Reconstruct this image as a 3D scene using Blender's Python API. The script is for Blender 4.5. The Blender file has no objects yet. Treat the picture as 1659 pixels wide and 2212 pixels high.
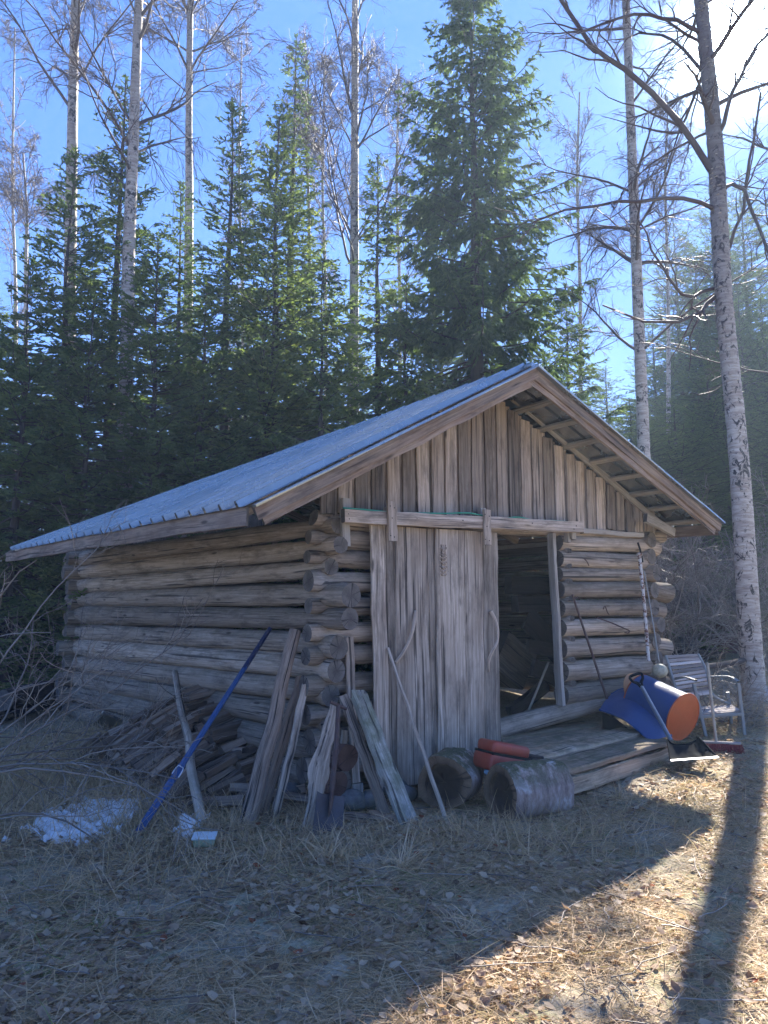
import bpy, math, numpy as np
from mathutils import Vector
S = bpy.context.scene
R = math.radians
# ------------------------------------------------------------------ camera
CH = 1.6; FP = 1600.0; HOR = 1320.0; CX, CY = 829.5, 1106.0
PITCH = math.atan((HOR-CY)/FP)
cd = bpy.data.cameras.new('camera'); cam = bpy.data.objects.new('camera', cd); S.collection.objects.link(cam)
cd.sensor_fit = 'VERTICAL'; cd.sensor_height = 36.0; cd.lens = 36.0*FP/2212.0
cd.clip_start = 0.05; cd.clip_end = 1000
cam.location = (0, 0, CH); cam.rotation_euler = (math.pi/2+PITCH, 0, 0)
S.camera = cam
# ------------------------------------------------------------------ sun, sky, exposure
SUN_EL, SUN_AZ = R(36.6), R(27.4)          # azimuth measured from +Y towards +X
SD = Vector((math.sin(SUN_AZ)*math.cos(SUN_EL), math.cos(SUN_AZ)*math.cos(SUN_EL), math.sin(SUN_EL)))
sl = bpy.data.lights.new('sun', 'SUN'); sl.energy = 2.95; sl.angle = R(0.53); sl.color = (1.0, .93, .82)
so = bpy.data.objects.new('sun', sl); S.collection.objects.link(so)
so.rotation_euler = SD.to_track_quat('Z', 'Y').to_euler(); so.location = (0, 0, 30)
W = bpy.data.worlds.new('World'); S.world = W; W.use_nodes = True
nt = W.node_tree; nt.nodes.clear()
sky = nt.nodes.new('ShaderNodeTexSky'); sky.sky_type = 'NISHITA'; sky.sun_disc = False
sky.sun_elevation = SUN_EL; sky.sun_rotation = SUN_AZ; sky.air_density = 1.0; sky.dust_density = .05; sky.ozone_density = 4.5
bg = nt.nodes.new('ShaderNodeBackground'); bg.inputs[1].default_value = .118
hs = nt.nodes.new('ShaderNodeHueSaturation'); hs.inputs['Saturation'].default_value = 1.3; hs.inputs['Value'].default_value = 1.0
gmn = nt.nodes.new('ShaderNodeGamma'); gmn.inputs[1].default_value = .5; nt.links.new(sky.outputs[0], gmn.inputs[0]); nt.links.new(gmn.outputs[0], hs.inputs['Color'])
mt = nt.nodes.new('ShaderNodeMix'); mt.data_type = 'RGBA'; mt.blend_type = 'MULTIPLY'; mt.inputs[0].default_value = 1; mt.inputs[7].default_value = (.225, .375, .74, 1)
nt.links.new(hs.outputs[0], mt.inputs[6]); nt.links.new(mt.outputs[2], bg.inputs[0])
tcw = nt.nodes.new('ShaderNodeTexCoord')
nz = nt.nodes.new('ShaderNodeVectorMath'); nz.operation = 'NORMALIZE'; nt.links.new(tcw.outputs['Generated'], nz.inputs[0])
dt = nt.nodes.new('ShaderNodeVectorMath'); dt.operation = 'DOT_PRODUCT'; dt.inputs[1].default_value = SD
nt.links.new(nz.outputs[0], dt.inputs[0])
a1 = nt.nodes.new('ShaderNodeMath'); a1.operation = 'SUBTRACT'; a1.inputs[0].default_value = 1.0001; nt.links.new(dt.outputs['Value'], a1.inputs[1])
ap = nt.nodes.new('ShaderNodeMath'); ap.operation = 'POWER'; ap.inputs[1].default_value = -1.8; nt.links.new(a1.outputs[0], ap.inputs[0])
a2 = nt.nodes.new('ShaderNodeMath'); a2.operation = 'MULTIPLY'; a2.inputs[0].default_value = 4e-6; nt.links.new(ap.outputs[0], a2.inputs[1])
bg2 = nt.nodes.new('ShaderNodeBackground'); bg2.inputs[0].default_value = (.7, .87, 1, 1); nt.links.new(a2.outputs[0], bg2.inputs[1])
ad = nt.nodes.new('ShaderNodeAddShader'); nt.links.new(bg.outputs[0], ad.inputs[0]); nt.links.new(bg2.outputs[0], ad.inputs[1])
ow = nt.nodes.new('ShaderNodeOutputWorld'); nt.links.new(ad.outputs[0], ow.inputs[0])
W.cycles.sampling_method = 'AUTOMATIC'
S.view_settings.view_transform = 'Standard'; S.view_settings.look = 'None'
S.view_settings.exposure = 2.92; S.view_settings.gamma = 1.0; S.view_settings.use_curve_mapping = False
S.cycles.max_bounces = 8; S.cycles.transparent_max_bounces = 8; S.cycles.volume_bounces = 0
S.cycles.use_denoising = True
# ------------------------------------------------------------------ pixel -> place (1659 x 2212 reading of the photograph)
def A(*a): return np.array(a, float)
CAM = A(0, 0, CH)
def hgt(x, y):
    s = (x*.6+y*.8)-5.5
    s = np.log1p(np.exp(np.clip(s*1.6, -30, 30)))/1.6
    b = 1.2*np.tanh(.072*s/1.2)
    return b + .022*np.sin(x*1.7+.6)*np.cos(y*1.3) + .012*np.sin(x*4.1+y*2.3) - .05*np.exp(-((x+2.2)**2+(y-4.6)**2)/2)
def ray(x, y):
    a = (x-CX)/FP; b = (CY-y)/FP
    return A(a, math.cos(PITCH)-b*math.sin(PITCH), math.sin(PITCH)+b*math.cos(PITCH))
def at(x, y, Y): d = ray(x, y); return CAM+d*(Y/d[1])
def onz(x, y, z): d = ray(x, y); return CAM+d*((z-CH)/d[2])
def G(x, y, up=0):
    z = 0.0
    for i in range(25):
        p = onz(x, y, z); z = .5*z+.5*float(hgt(p[0], p[1]))
    return A(p[0], p[1], z+up)
def GX(x, Y, up=0):                        # ground point at image column x and depth Y
    X = (x-CX)/FP*Y*math.cos(PITCH); return A(X, Y, float(hgt(X, Y))+up)
tU, tV = R(-36.0), R(-40.0)
U = A(math.cos(-tU), math.sin(-tU), 0); NF = A(-math.sin(-tU)*-1, -math.cos(-tU), 0)   # facade direction and outward normal
V = A(math.sin(tV), math.cos(tV), 0); NL = A(-math.cos(tV), math.sin(tV), 0)           # left wall direction and outward normal
C0 = onz(700, 1740, 0)
def onp(x, y, p0, n): d = ray(x, y); return CAM+d*(np.dot(p0-CAM, n)/np.dot(d, n))
def FA(x, y, d=0): return onp(x, y, C0+NF*d, NF)
def LE(x, y, d=0): return onp(x, y, C0+NL*d, NL)
def uz(p): q = p-C0; return float(q@U), float(p[2])
Z = A(0, 0, 1)
def nrm(v): v = np.asarray(v, float); return v/(np.linalg.norm(v)+1e-12)
# ------------------------------------------------------------------ object helpers
def tag(o, label=None, cat=None, group=None, kind=None):
    if label: o['label'] = label
    if cat: o['category'] = cat
    if group: o['group'] = group
    if kind: o['kind'] = kind
    return o
def empty(name, loc, label, cat, group=None):
    o = bpy.data.objects.new(name, None); S.collection.objects.link(o); o.location = loc; o.empty_display_size = .1
    return tag(o, label, cat, group)
class M:
    """collects lofts, quads and triangles; build() links them as one mesh object"""
    def __init__(s): s.V = []; s.Q = []; s.T = []; s.qm = []; s.tm = []; s.G = []; s.t = []; s.n = 0
    def add(s, v, q=None, t=None, g=None, tone=0, qm=0, tm=0):
        v = np.asarray(v, float).reshape(-1, 3); k = len(v)
        s.V.append(v); s.G.append(v if g is None else np.asarray(g, float).reshape(-1, 3))
        s.t.append(np.broadcast_to(np.asarray(tone, float), (k,)).copy())
        if q is not None and len(q): q = np.asarray(q, int).reshape(-1, 4); s.Q.append(q+s.n); s.qm.append(np.full(len(q), qm))
        if t is not None and len(t): t = np.asarray(t, int).reshape(-1, 3); s.T.append(t+s.n); s.tm.append(np.full(len(t), tm))
        s.n += k
    def build(s, name, mats, parent=None, smooth=True, **kw):
        me = bpy.data.meshes.new(name)
        v = np.concatenate(s.V); origin = A(0, 0, 0)
        if parent is not None:
            p = parent
            while p is not None: origin = origin+A(*p.location); p = p.parent
        else: origin = A(v[:, 0].mean(), v[:, 1].mean(), v[:, 2].min())
        v = v-origin
        Q = np.concatenate(s.Q) if s.Q else np.zeros((0, 4), int); T = np.concatenate(s.T) if s.T else np.zeros((0, 3), int)
        me.vertices.add(len(v)); me.vertices.foreach_set('co', v.astype(np.float32).ravel())
        lp = np.concatenate([Q.ravel(), T.ravel()]); me.loops.add(len(lp)); me.loops.foreach_set('vertex_index', lp.astype(np.int32))
        st = np.concatenate([np.arange(len(Q))*4, len(Q)*4+np.arange(len(T))*3])
        me.polygons.add(len(st)); me.polygons.foreach_set('loop_start', st.astype(np.int32))
        mi = np.concatenate(([*s.qm] if s.qm else [])+([*s.tm] if s.tm else [])) if (s.qm or s.tm) else np.zeros(0)
        me.update(calc_edges=True)
        me.polygons.foreach_set('material_index', mi.astype(np.int32))
        me.polygons.foreach_set('use_smooth', np.full(len(st), bool(smooth)))
        a = me.attributes.new('gc', 'FLOAT_VECTOR', 'POINT'); a.data.foreach_set('vector', np.concatenate(s.G).astype(np.float32).ravel())
        a = me.attributes.new('tone', 'FLOAT', 'POINT'); a.data.foreach_set('value', np.concatenate(s.t).astype(np.float32))
        for m in (mats if isinstance(mats, (list, tuple)) else [mats]): me.materials.append(m)
        if smooth == 'auto': me.set_sharp_from_angle(angle=R(40))
        me.validate()
        o = bpy.data.objects.new(name, me); S.collection.objects.link(o)
        if parent is not None: o.parent = parent
        else: o.location = origin
        if kw: tag(o, **kw)
        return o
    def loft(s, rings, gc, tone=0, caps=True, side=0, cap=1):
        n, k, _ = rings.shape; v = rings.reshape(-1, 3); i = np.arange(n-1)[:, None]*k; j = np.arange(k)[None]; j2 = (j+1) % k
        q = np.stack([i+j, i+j2, i+k+j2, i+k+j], -1).reshape(-1, 4)
        s.add(v, q, None, gc, tone, side)
        if caps:
            for e, fl in ((0, 1), (n-1, 0)):
                c = rings[e].mean(0); vv = np.vstack([rings[e], c]); gg = np.vstack([gc.reshape(n, k, 3)[e], gc.reshape(n, k, 3)[e].mean(0)])
                t = [[(b+1) % k, b, k] if fl else [b, (b+1) % k, k] for b in range(k)]
                s.add(vv, None, t, gg, tone, tm=cap)
    def tube(s, pts, rad, sides=12, tone=0, caps=True, rough=0, seed=0, sub=1, side=0, cap=1, flat=1.0):
        pts = np.asarray(pts, float); rad = np.broadcast_to(np.asarray(rad, float), (len(pts),))
        if sub > 1:
            tt = np.linspace(0, len(pts)-1, (len(pts)-1)*sub+1)
            pts = np.stack([np.interp(tt, np.arange(len(pts)), pts[:, a]) for a in range(3)], 1) if len(pts) < 3 else crom(pts, sub)
            rad = np.interp(np.linspace(0, 1, len(pts)), np.linspace(0, 1, len(rad)), rad)
        n = len(pts); d = np.gradient(pts, axis=0); d /= np.linalg.norm(d, axis=1)[:, None]+1e-9
        up = Z if abs(d[0][2]) < .9 else A(1, 0, 0); a = np.cross(d, up); a /= np.linalg.norm(a, axis=1)[:, None]+1e-9; b = np.cross(a, d)
        th = np.linspace(0, 2*np.pi, sides, endpoint=False); rg = np.random.default_rng(seed)
        L = np.concatenate([[0], np.cumsum(np.linalg.norm(np.diff(pts, axis=0), axis=1))])
        rr = rad[:, None]*np.ones(sides)
        if rough:
            p1, p2, p3 = rg.random(3)*6.28
            rr = rr*(1+rough*(.5*np.sin(2*th[None]+p1+L[:, None]*1.1)+.35*np.sin(3*th[None]+p2-L[:, None]*2.3)+.3*np.sin(L[:, None]*5+p3)+.35*rg.normal(size=(n, sides))))
        ca, sa = np.cos(th)[None]*rr, np.sin(th)[None]*rr*flat
        rings = pts[:, None]+a[:, None]*ca[..., None]+b[:, None]*sa[..., None]
        gc = np.stack([L[:, None]+seed*3.7+0*ca, ca, sa], -1)
        s.loft(rings, gc, tone, caps, side, cap)
    def board(s, p0, p1, w, t, wd, tone=0, seed=0, seg=4, jit=.002, bev=.004, taper=1.0, side=0, cap=1, endj=.0, curve=0):
        """board from p0 to p1; wd = direction of its width, w width, t thickness"""
        p0, p1 = A(*p0), A(*p1); d = nrm(p1-p0); wd = nrm(wd-d*np.dot(wd, d)); td = np.cross(d, wd); L = np.linalg.norm(p1-p0); rg = np.random.default_rng(seed+7)
        hw, ht = w/2, t/2; b = min(bev, ht*.6, hw*.6)
        sec = A(-hw+b, -ht, hw-b, -ht, hw, -ht+b, hw, ht-b, hw-b, ht, -hw+b, ht, -hw, ht-b, -hw, -ht+b).reshape(8, 2)
        f = np.linspace(0, 1, seg+1); rings = []; gcs = []
        for i, x in enumerate(f):
            s2 = sec.copy()*(1+(taper-1)*x); j = rg.normal(size=(8, 2))*jit; s2 = s2+j
            ex = (rg.normal(size=8)*endj if i in (0, seg) else np.zeros(8))
            o = rg.normal(size=2)*jit*1.3+A(0, 1)*curve*4*x*(1-x)
            rings.append(p0+d*(x*L)+d*ex[:, None]+wd*(s2[:, :1]+o[0])+td*(s2[:, 1:]+o[1]))
            gcs.append(np.stack([np.full(8, x*L+seed*2.31), s2[:, 0], s2[:, 1]], 1))
        s.loft(np.array(rings), np.array(gcs), tone, True, side, cap)
def crom(p, sub):
    p = np.asarray(p, float); q = np.vstack([2*p[0]-p[1], p, 2*p[-1]-p[-2]]); out = []
    for i in range(1, len(q)-2):
        for k in range(sub):
            t = k/sub; out.append(.5*((2*q[i])+(-q[i-1]+q[i+1])*t+(2*q[i-1]-5*q[i]+4*q[i+1]-q[i+2])*t*t+(-q[i-1]+3*q[i]-3*q[i+1]+q[i+2])*t**3))
    out.append(q[-2]); return np.array(out)
def tubes(m, P, Rd, sides=3, tone=0, mat=0):
    """many thin tubes at once: P (n,k,3), Rd (n,k)"""
    n, k, _ = P.shape
    if n == 0: return
    d = np.gradient(P, axis=1); d /= np.linalg.norm(d, axis=2)[..., None]+1e-9
    a = np.cross(d, A(.31, .17, .93)); a /= np.linalg.norm(a, axis=2)[..., None]+1e-9; b = np.cross(a, d)
    th = np.linspace(0, 2*np.pi, sides, endpoint=False)
    r = P[:, :, None]+a[:, :, None]*(np.cos(th)*Rd[..., None])[..., None]+b[:, :, None]*(np.sin(th)*Rd[..., None])[..., None]
    base = (np.arange(n)*k*sides)[:, None, None]; i = (np.arange(k-1)*sides)[None, :, None]; j = np.arange(sides)[None, None]; j2 = (j+1) % sides
    q = np.stack([base+i+j, base+i+j2, base+i+sides+j2, base+i+sides+j], -1).reshape(-1, 4)
    m.add(r.reshape(-1, 3), q, None, None, np.repeat(np.broadcast_to(tone, (n,)), k*sides), mat)
# ------------------------------------------------------------------ materials
def newmat(name):
    m = bpy.data.materials.new(name); m.use_nodes = True; t = m.node_tree; t.nodes.clear()
    o = t.nodes.new('ShaderNodeOutputMaterial'); b = t.nodes.new('ShaderNodeBsdfPrincipled'); t.links.new(b.outputs[0], o.inputs[0])
    return m, t, b, o
class N:
    def __init__(s, t): s.t = t
    def __call__(s, ty, **k):
        n = s.t.nodes.new(ty)
        for a, v in k.items(): setattr(n, a, v)
        return n
    def l(s, a, b): s.t.links.new(a, b)
    def attr(s, nm): return s('ShaderNodeAttribute', attribute_name=nm)
    def mapv(s, src, sc, loc=(0, 0, 0)):
        n = s('ShaderNodeMapping'); n.inputs['Scale'].default_value = sc; n.inputs['Location'].default_value = loc; s.l(src, n.inputs[0]); return n.outputs[0]
    def noise(s, vec, sc, det=4, rough=.55, dist=0):
        n = s('ShaderNodeTexNoise'); n.inputs['Scale'].default_value = sc; n.inputs['Detail'].default_value = det; n.inputs['Roughness'].default_value = rough; n.inputs['Distortion'].default_value = dist
        s.l(vec, n.inputs['Vector']); return n.outputs[0]
    def ramp(s, src, stops, interp='LINEAR'):
        n = s('ShaderNodeValToRGB'); cr = n.color_ramp; cr.interpolation = interp
        while len(cr.elements) < len(stops): cr.elements.new(.5)
        for e, (p, c) in zip(cr.elements, stops): e.position = p; e.color = (*c, 1) if len(c) == 3 else c
        s.l(src, n.inputs[0]); return n.outputs[0]
    def mix(s, f, a, b, mode='MIX'):
        n = s('ShaderNodeMix', data_type='RGBA', blend_type=mode)
        for i, x in ((0, f), (6, a), (7, b)):
            if isinstance(x, (int, float)): n.inputs[i].default_value = x
            elif isinstance(x, tuple): n.inputs[i].default_value = (*x, 1)
            else: s.l(x, n.inputs[i])
        return n.outputs[2]
    def math(s, op, a, b=0.0):
        n = s('ShaderNodeMath', operation=op)
        for i, x in ((0, a), (1, b)):
            if isinstance(x, (int, float)): n.inputs[i].default_value = x
            else: s.l(x, n.inputs[i])
        return n.outputs[0]
    def bump(s, h, st, dist, b):
        n = s('ShaderNodeBump'); n.inputs['Strength'].default_value = st; n.inputs['Distance'].default_value = dist; s.l(h, n.inputs['Height']); s.l(n.outputs[0], b.inputs['Normal'])
g3 = lambda v: (v, v, v)
def wood(name, dark, mid, light, patch=(.30, .26, .2), pa=.5, moss=0, stain=None, rough=.85, cracks=1.0):
    """weathered wood, grain along gc.x"""
    m, t, b, o = newmat(name); n = N(t); gc = n.attr('gc').outputs['Vector']; tone = n.attr('tone').outputs['Fac']
    cmb = n('ShaderNodeCombineXYZ'); n.l(n.math('MULTIPLY', tone, 37.0), cmb.inputs[0]); n.l(n.math('MULTIPLY', tone, 11.0), cmb.inputs[1])
    va = n('ShaderNodeVectorMath', operation='ADD'); n.l(gc, va.inputs[0]); n.l(cmb.outputs[0], va.inputs[1]); gv = va.outputs[0]
    fine = n.noise(n.mapv(gv, (1.7, 55, 55)), 1, 5, .7, .12)
    mid_ = n.noise(n.mapv(gv, (.8, 19, 19)), 1, 4, .6, .2)
    big = n.noise(n.mapv(gv, (1.6, 4, 4)), 1, 4, .6)
    c = n.ramp(fine, [(.34, dark), (.5, mid), (.66, light)])
    c = n.mix(n.ramp(mid_, [(.35, g3(0)), (.65, g3(.75))]), c, n.mix(.5, light, mid), 'MIX')
    c = n.mix(n.math('MULTIPLY', n.ramp(big, [(.4, g3(0)), (.7, g3(1))]), pa), c, patch)
    c = n.mix(n.ramp(n.noise(n.mapv(gv, (2.2, 8, 8), (5, 3, 1)), 1, 5, .7), [(.5, g3(0)), (.72, g3(.75))]), c, dark)
    tv = n('ShaderNodeMapRange'); n.l(tone, tv.inputs[0]); tv.inputs[3].default_value = .45; tv.inputs[4].default_value = 1.4
    c = n.mix(1.0, c, tv.outputs[0], 'MULTIPLY')
    if moss:
        mz = n('ShaderNodeNewGeometry'); sx = n('ShaderNodeSeparateXYZ'); n.l(mz.outputs['Normal'], sx.inputs[0])
        k = n.math('MULTIPLY', n.ramp(sx.outputs[2], [(.0, g3(0)), (.6, g3(1))]), n.ramp(n.noise(gv, 9, 6, .7), [(.42, g3(0)), (.58, g3(1))]))
        c = n.mix(n.math('MULTIPLY', k, moss), c, (.075, .085, .03))
    if stain:
        c = n.mix(n.ramp(n.noise(gv, 5, 5, .7), [(.42, g3(0)), (.62, g3(.8))]), c, stain)
    cr = n.noise(n.mapv(gv, (.6, 32, 32), (3, 1, 9)), 1, 3, .5, .15)
    crk = n.ramp(cr, [(.33, g3(0)), (.39, g3(1))])
    c = n.mix(n.math('MULTIPLY', n.math('SUBTRACT', 1.0, crk), .8*cracks), c, (.02, .018, .017))
    vk = n('ShaderNodeTexVoronoi', feature='F1'); vk.inputs['Scale'].default_value = 1; n.l(n.mapv(gv, (1.7, 7, 7)), vk.inputs['Vector'])
    kn = n.ramp(vk.outputs['Distance'], [(.06, g3(1)), (.13, g3(0))]); c = n.mix(n.math('MULTIPLY', kn, .75), c, (.03, .022, .018))
    n.l(c, b.inputs['Base Color']); b.inputs['Roughness'].default_value = rough; b.inputs['Specular IOR Level'].default_value = .25
    hh = n.math('ADD', n.math('MULTIPLY', fine, .35), n.math('ADD', n.math('MULTIPLY', mid_, .5), n.math('MULTIPLY', crk, .7*cracks)))
    n.bump(hh, .8, .006, b)
    return m
def endgrain(name, dark=(.05, .042, .036), light=(.27, .235, .2), rot=(.0, .07, .55)):
    m, t, b, o = newmat(name); n = N(t); gc = n.attr('gc').outputs['Vector']
    sp = n('ShaderNodeSeparateXYZ'); n.l(gc, sp.inputs[0]); cb = n('ShaderNodeCombineXYZ'); n.l(sp.outputs[1], cb.inputs[0]); n.l(sp.outputs[2], cb.inputs[1])
    ln = n('ShaderNodeVectorMath', operation='LENGTH'); n.l(cb.outputs[0], ln.inputs[0])
    nz_ = n.noise(gc, 25, 4, .6)
    rings = n.math('SINE', n.math('ADD', n.math('MULTIPLY', ln.outputs['Value'], 650.0), n.math('MULTIPLY', nz_, 9.0)))
    ang = n.math('ARCTAN2', sp.outputs[2], sp.outputs[1])
    ca = n('ShaderNodeCombineXYZ'); n.l(n.math('MULTIPLY', n.math('COSINE', ang), 5.0), ca.inputs[0]); n.l(n.math('MULTIPLY', n.math('SINE', ang), 5.0), ca.inputs[1]); n.l(n.math('MULTIPLY', sp.outputs[0], 1.7), ca.inputs[2])
    rad = n.noise(ca.outputs[0], 1.0, 2, .5, .3); crk = n.ramp(rad, [(.33, g3(0)), (.39, g3(1))])
    c = n.mix(n.math('ADD', n.math('MULTIPLY', rings, .15), n.math('MULTIPLY', n.noise(gc, 14, 5, .7), 1.0)), dark, light)
    c = n.mix(n.ramp(ln.outputs['Value'], [(rot[0], g3(rot[2])), (rot[1], g3(0))]), c, dark)
    c = n.mix(n.math('MULTIPLY', n.math('SUBTRACT', 1.0, crk), .85), c, (.014, .012, .012))
    n.l(c, b.inputs['Base Color']); b.inputs['Roughness'].default_value = .9; b.inputs['Specular IOR Level'].default_value = .2
    n.bump(n.math('ADD', n.math('MULTIPLY', rings, .1), crk), .6, .005, b); return m
def paint(name, col, rough=.45, dirt=(.12, .1, .08), da=.35, sc=9, metal=0, streak=None, bump=.15, spec=.5):
    m, t, b, o = newmat(name); n = N(t); gc = n.attr('gc').outputs['Vector']
    d = n.ramp(n.noise(gc, sc, 6, .7), [(.42, g3(0)), (.72, g3(1))])
    c = n.mix(n.math('MULTIPLY', d, da), col, dirt)
    if streak: c = n.mix(n.ramp(n.noise(gc, sc*2.2, 5, .7), [(.5, g3(0)), (.56, g3(1))]), c, streak)
    n.l(c, b.inputs['Base Color']); n.l(n.ramp(d, [(0, g3(rough)), (1, g3(min(1, rough+.3)))]), b.inputs['Roughness'])
    b.inputs['Metallic'].default_value = metal; b.inputs['Specular IOR Level'].default_value = spec; n.bump(n.noise(gc, sc*6, 4, .6), bump, .004, b); return m
LOGW = wood('log wood', (0.097, 0.075, 0.057), (0.314, 0.251, 0.193), (0.582, 0.474, 0.371), (0.353, 0.261, 0.173), .45, moss=.25)
LOGE = endgrain('log end grain')
BRD = wood('grey board', (0.098, 0.077, 0.059), (0.331, 0.260, 0.200), (0.611, 0.497, 0.387), (0.346, 0.249, 0.175), .6)
BRD2 = wood('door board', (0.085, 0.069, 0.054), (0.308, 0.246, 0.189), (0.624, 0.527, 0.420), (0.224, 0.161, 0.112), .6, cracks=1.0)
TRIM = wood('barge board', (0.066, 0.048, 0.038), (0.248, 0.189, 0.146), (0.427, 0.329, 0.252), (0.192, 0.116, 0.078), .7)
PALE = wood('pale batten', (0.154, 0.135, 0.116), (0.286, 0.256, 0.218), (0.399, 0.361, 0.316), (0.352, 0.291, 0.223), .5, cracks=.4)
BRDE = endgrain('board end', (.05, .045, .04), (.18, .16, .14))
PLAT = wood('platform plank', (0.137, 0.106, 0.072), (0.342, 0.261, 0.180), (0.652, 0.503, 0.360), (0.446, 0.267, 0.144), .5, moss=.55)
MOSSY = wood('lichened plank', (0.114, 0.101, 0.085), (0.284, 0.252, 0.212), (0.567, 0.521, 0.440), (0.189, 0.193, 0.103), .7, moss=.5)
FIRE = wood('split firewood', (0.097, 0.070, 0.054), (0.260, 0.187, 0.136), (0.438, 0.343, 0.257), (0.324, 0.187, 0.106), .6)
FIREE = endgrain('firewood end', (.06, .045, .035), (.26, .2, .15))
BARKP = wood('bark pole', (0.081, 0.059, 0.045), (0.241, 0.177, 0.130), (0.407, 0.309, 0.231), (0.294, 0.194, 0.129), .6, cracks=1.3)
REDW = wood('reddish log', (0.065, 0.039, 0.033), (0.169, 0.098, 0.075), (0.260, 0.182, 0.156), (0.182, 0.065, 0.046), .8)
REDE = endgrain('reddish end', (.06, .03, .024), (.2, .11, .08))
def galv():
    m, t, b, o = newmat('galvanised sheet'); n = N(t); gc = n.attr('gc').outputs['Vector']
    d = n.ramp(n.noise(n.mapv(gc, (1, 1, 1)), 1.6, 4, .6), [(.4, g3(0)), (.7, g3(1))])
    d2 = n.ramp(n.noise(n.mapv(gc, (9, 1.2, 1)), 3, 5, .7), [(.45, g3(0)), (.75, g3(1))])
    c = n.mix(n.math('MULTIPLY', d, .5), (.36, .38, .385), (.27, .285, .28)); c = n.mix(n.math('MULTIPLY', d2, .35), c, (.12, .12, .11))
    n.l(c, b.inputs['Base Color']); b.inputs['Metallic'].default_value = .85
    n.l(n.ramp(d, [(0, g3(.24)), (1, g3(.34))]), b.inputs['Roughness']); n.bump(n.noise(gc, 3, 3), .04, .01, b); return m
GALV = galv()
def birchbark():
    m, t, b, o = newmat('birch bark'); n = N(t); gc = n.attr('gc').outputs['Vector']
    # gc: x along the trunk, y and z around it
    ln = n.noise(n.mapv(gc, (95, 9, 9)), 1, 4, .7, .4); bl = n.noise(n.mapv(gc, (7, 10, 10), (4, 4, 4)), 1, 5, .7, 1.0); lg = n.noise(gc, 1.3, 3)
    c = n.ramp(n.noise(n.mapv(gc, (30, 5, 5), (1, 7, 1)), 1, 4), [(.3, (.28, .22, .18)), (.6, (.5, .44, .37)), (.8, (.62, .57, .5))])
    c = n.mix(n.ramp(ln, [(.58, g3(0)), (.66, g3(.8))]), c, (.12, .09, .075))
    k = n.ramp(n.math('ADD', bl, n.math('MULTIPLY', n.math('SUBTRACT', lg, .5), .35)), [(.54, g3(0)), (.6, g3(1))])
    c = n.mix(k, c, (.035, .03, .028)); tn = n.attr('tone').outputs['Fac']; c = n.mix(tn, c, (.06, .042, .04))
    n.l(c, b.inputs['Base Color']); b.inputs['Roughness'].default_value = .7; n.bump(n.math('SUBTRACT', ln, n.math('MULTIPLY', k, .6)), .6, .01, b); return m
BIRCH = birchbark()
def simple(name, stops, rough=.8, trans=None, tf=.3, spec=.2):
    m, t, b, o = newmat(name); n = N(t); tone = n.attr('tone').outputs['Fac']; c = n.ramp(tone, stops)
    n.l(c, b.inputs['Base Color']); b.inputs['Roughness'].default_value = rough; b.inputs['Specular IOR Level'].default_value = spec
    if trans:
        tr = n('ShaderNodeBsdfTranslucent'); n.l(n.mix(1.0, c, trans, 'MULTIPLY'), tr.inputs[0]); mx = n('ShaderNodeMixShader'); mx.inputs[0].default_value = tf
        n.l(b.outputs[0], mx.inputs[1]); n.l(tr.outputs[0], mx.inputs[2]); n.l(mx.outputs[0], o.inputs[0])
    return m
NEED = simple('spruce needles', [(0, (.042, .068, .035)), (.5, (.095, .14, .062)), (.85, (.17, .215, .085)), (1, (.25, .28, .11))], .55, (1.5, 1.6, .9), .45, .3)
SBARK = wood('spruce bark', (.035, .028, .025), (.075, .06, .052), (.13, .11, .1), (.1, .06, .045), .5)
TWIG = simple('birch twigs', [(0, (.05, .036, .038)), (.6, (.1, .07, .062)), (1, (.15, .11, .095))], .6, spec=.2)
BUSH = simple('bare stems', [(0, (.12, .09, .07)), (.6, (.24, .19, .145)), (1, (.36, .3, .24))], .55, spec=.4)
LEAF = simple('dead leaves', [(0, (0.120, 0.074, 0.045)), (.35, (0.310, 0.209, 0.133)), (.7, (0.460, 0.335, 0.218)), (.95, (0.560, 0.446, 0.312)), (1, (0.300, 0.093, 0.043))], .6, (1.2, 1.1, .95), .4, .35)
GRASS = simple('straw', [(0, (0.258, 0.171, 0.085)), (.5, (0.549, 0.370, 0.196)), (.9, (0.725, 0.503, 0.320)), (1, (0.234, 0.256, 0.071))], .6, (0.750, 0.950, 0.837), .3, .3)
def groundmat():
    m, t, b, o = newmat('leafy soil'); n = N(t); p = n('ShaderNodeNewGeometry').outputs['Position']
    a = n.noise(p, 40, 6, .75); c_ = n.noise(p, .9, 4, .6); d = n.noise(p, 7, 6, .7)
    c = n.ramp(a, [(.3, (.14, .11, .075)), (.5, (.33, .27, .19)), (.7, (.5, .42, .3))])
    c = n.mix(n.ramp(n.math('ADD', n.math('MULTIPLY', c_, .5), n.math('MULTIPLY', d, .5)), [(.47, g3(0)), (.6, g3(.7))]), c, n.ramp(a, [(.3, (.1, .11, .04)), (.7, (.33, .32, .16))]))
    n.l(c, b.inputs['Base Color']); b.inputs['Roughness'].default_value = .95; b.inputs['Specular IOR Level'].default_value = .1
    n.bump(n.math('ADD', a, d), .5, .02, b); return m
GROUND = groundmat()
SNOW = paint('old snow', (.74, .74, .73), .6, (.38, .34, .28), .5, 16, bump=.3)
RUST = paint('rusty iron', (.085, .05, .042), .7, (.12, .055, .03), .6, 18, bump=.5)
SPADE = paint('spade steel', (.085, .078, .085), .55, (.12, .07, .05), .35, 20, .3)
BLUEP = paint('blue painted metal', (.012, .055, .17), .4, (.05, .06, .09), .3, 12)
BLUEM = paint('blue plastic', (.018, .07, .2), .42, (.05, .08, .14), .35, 6, bump=.05)
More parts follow.
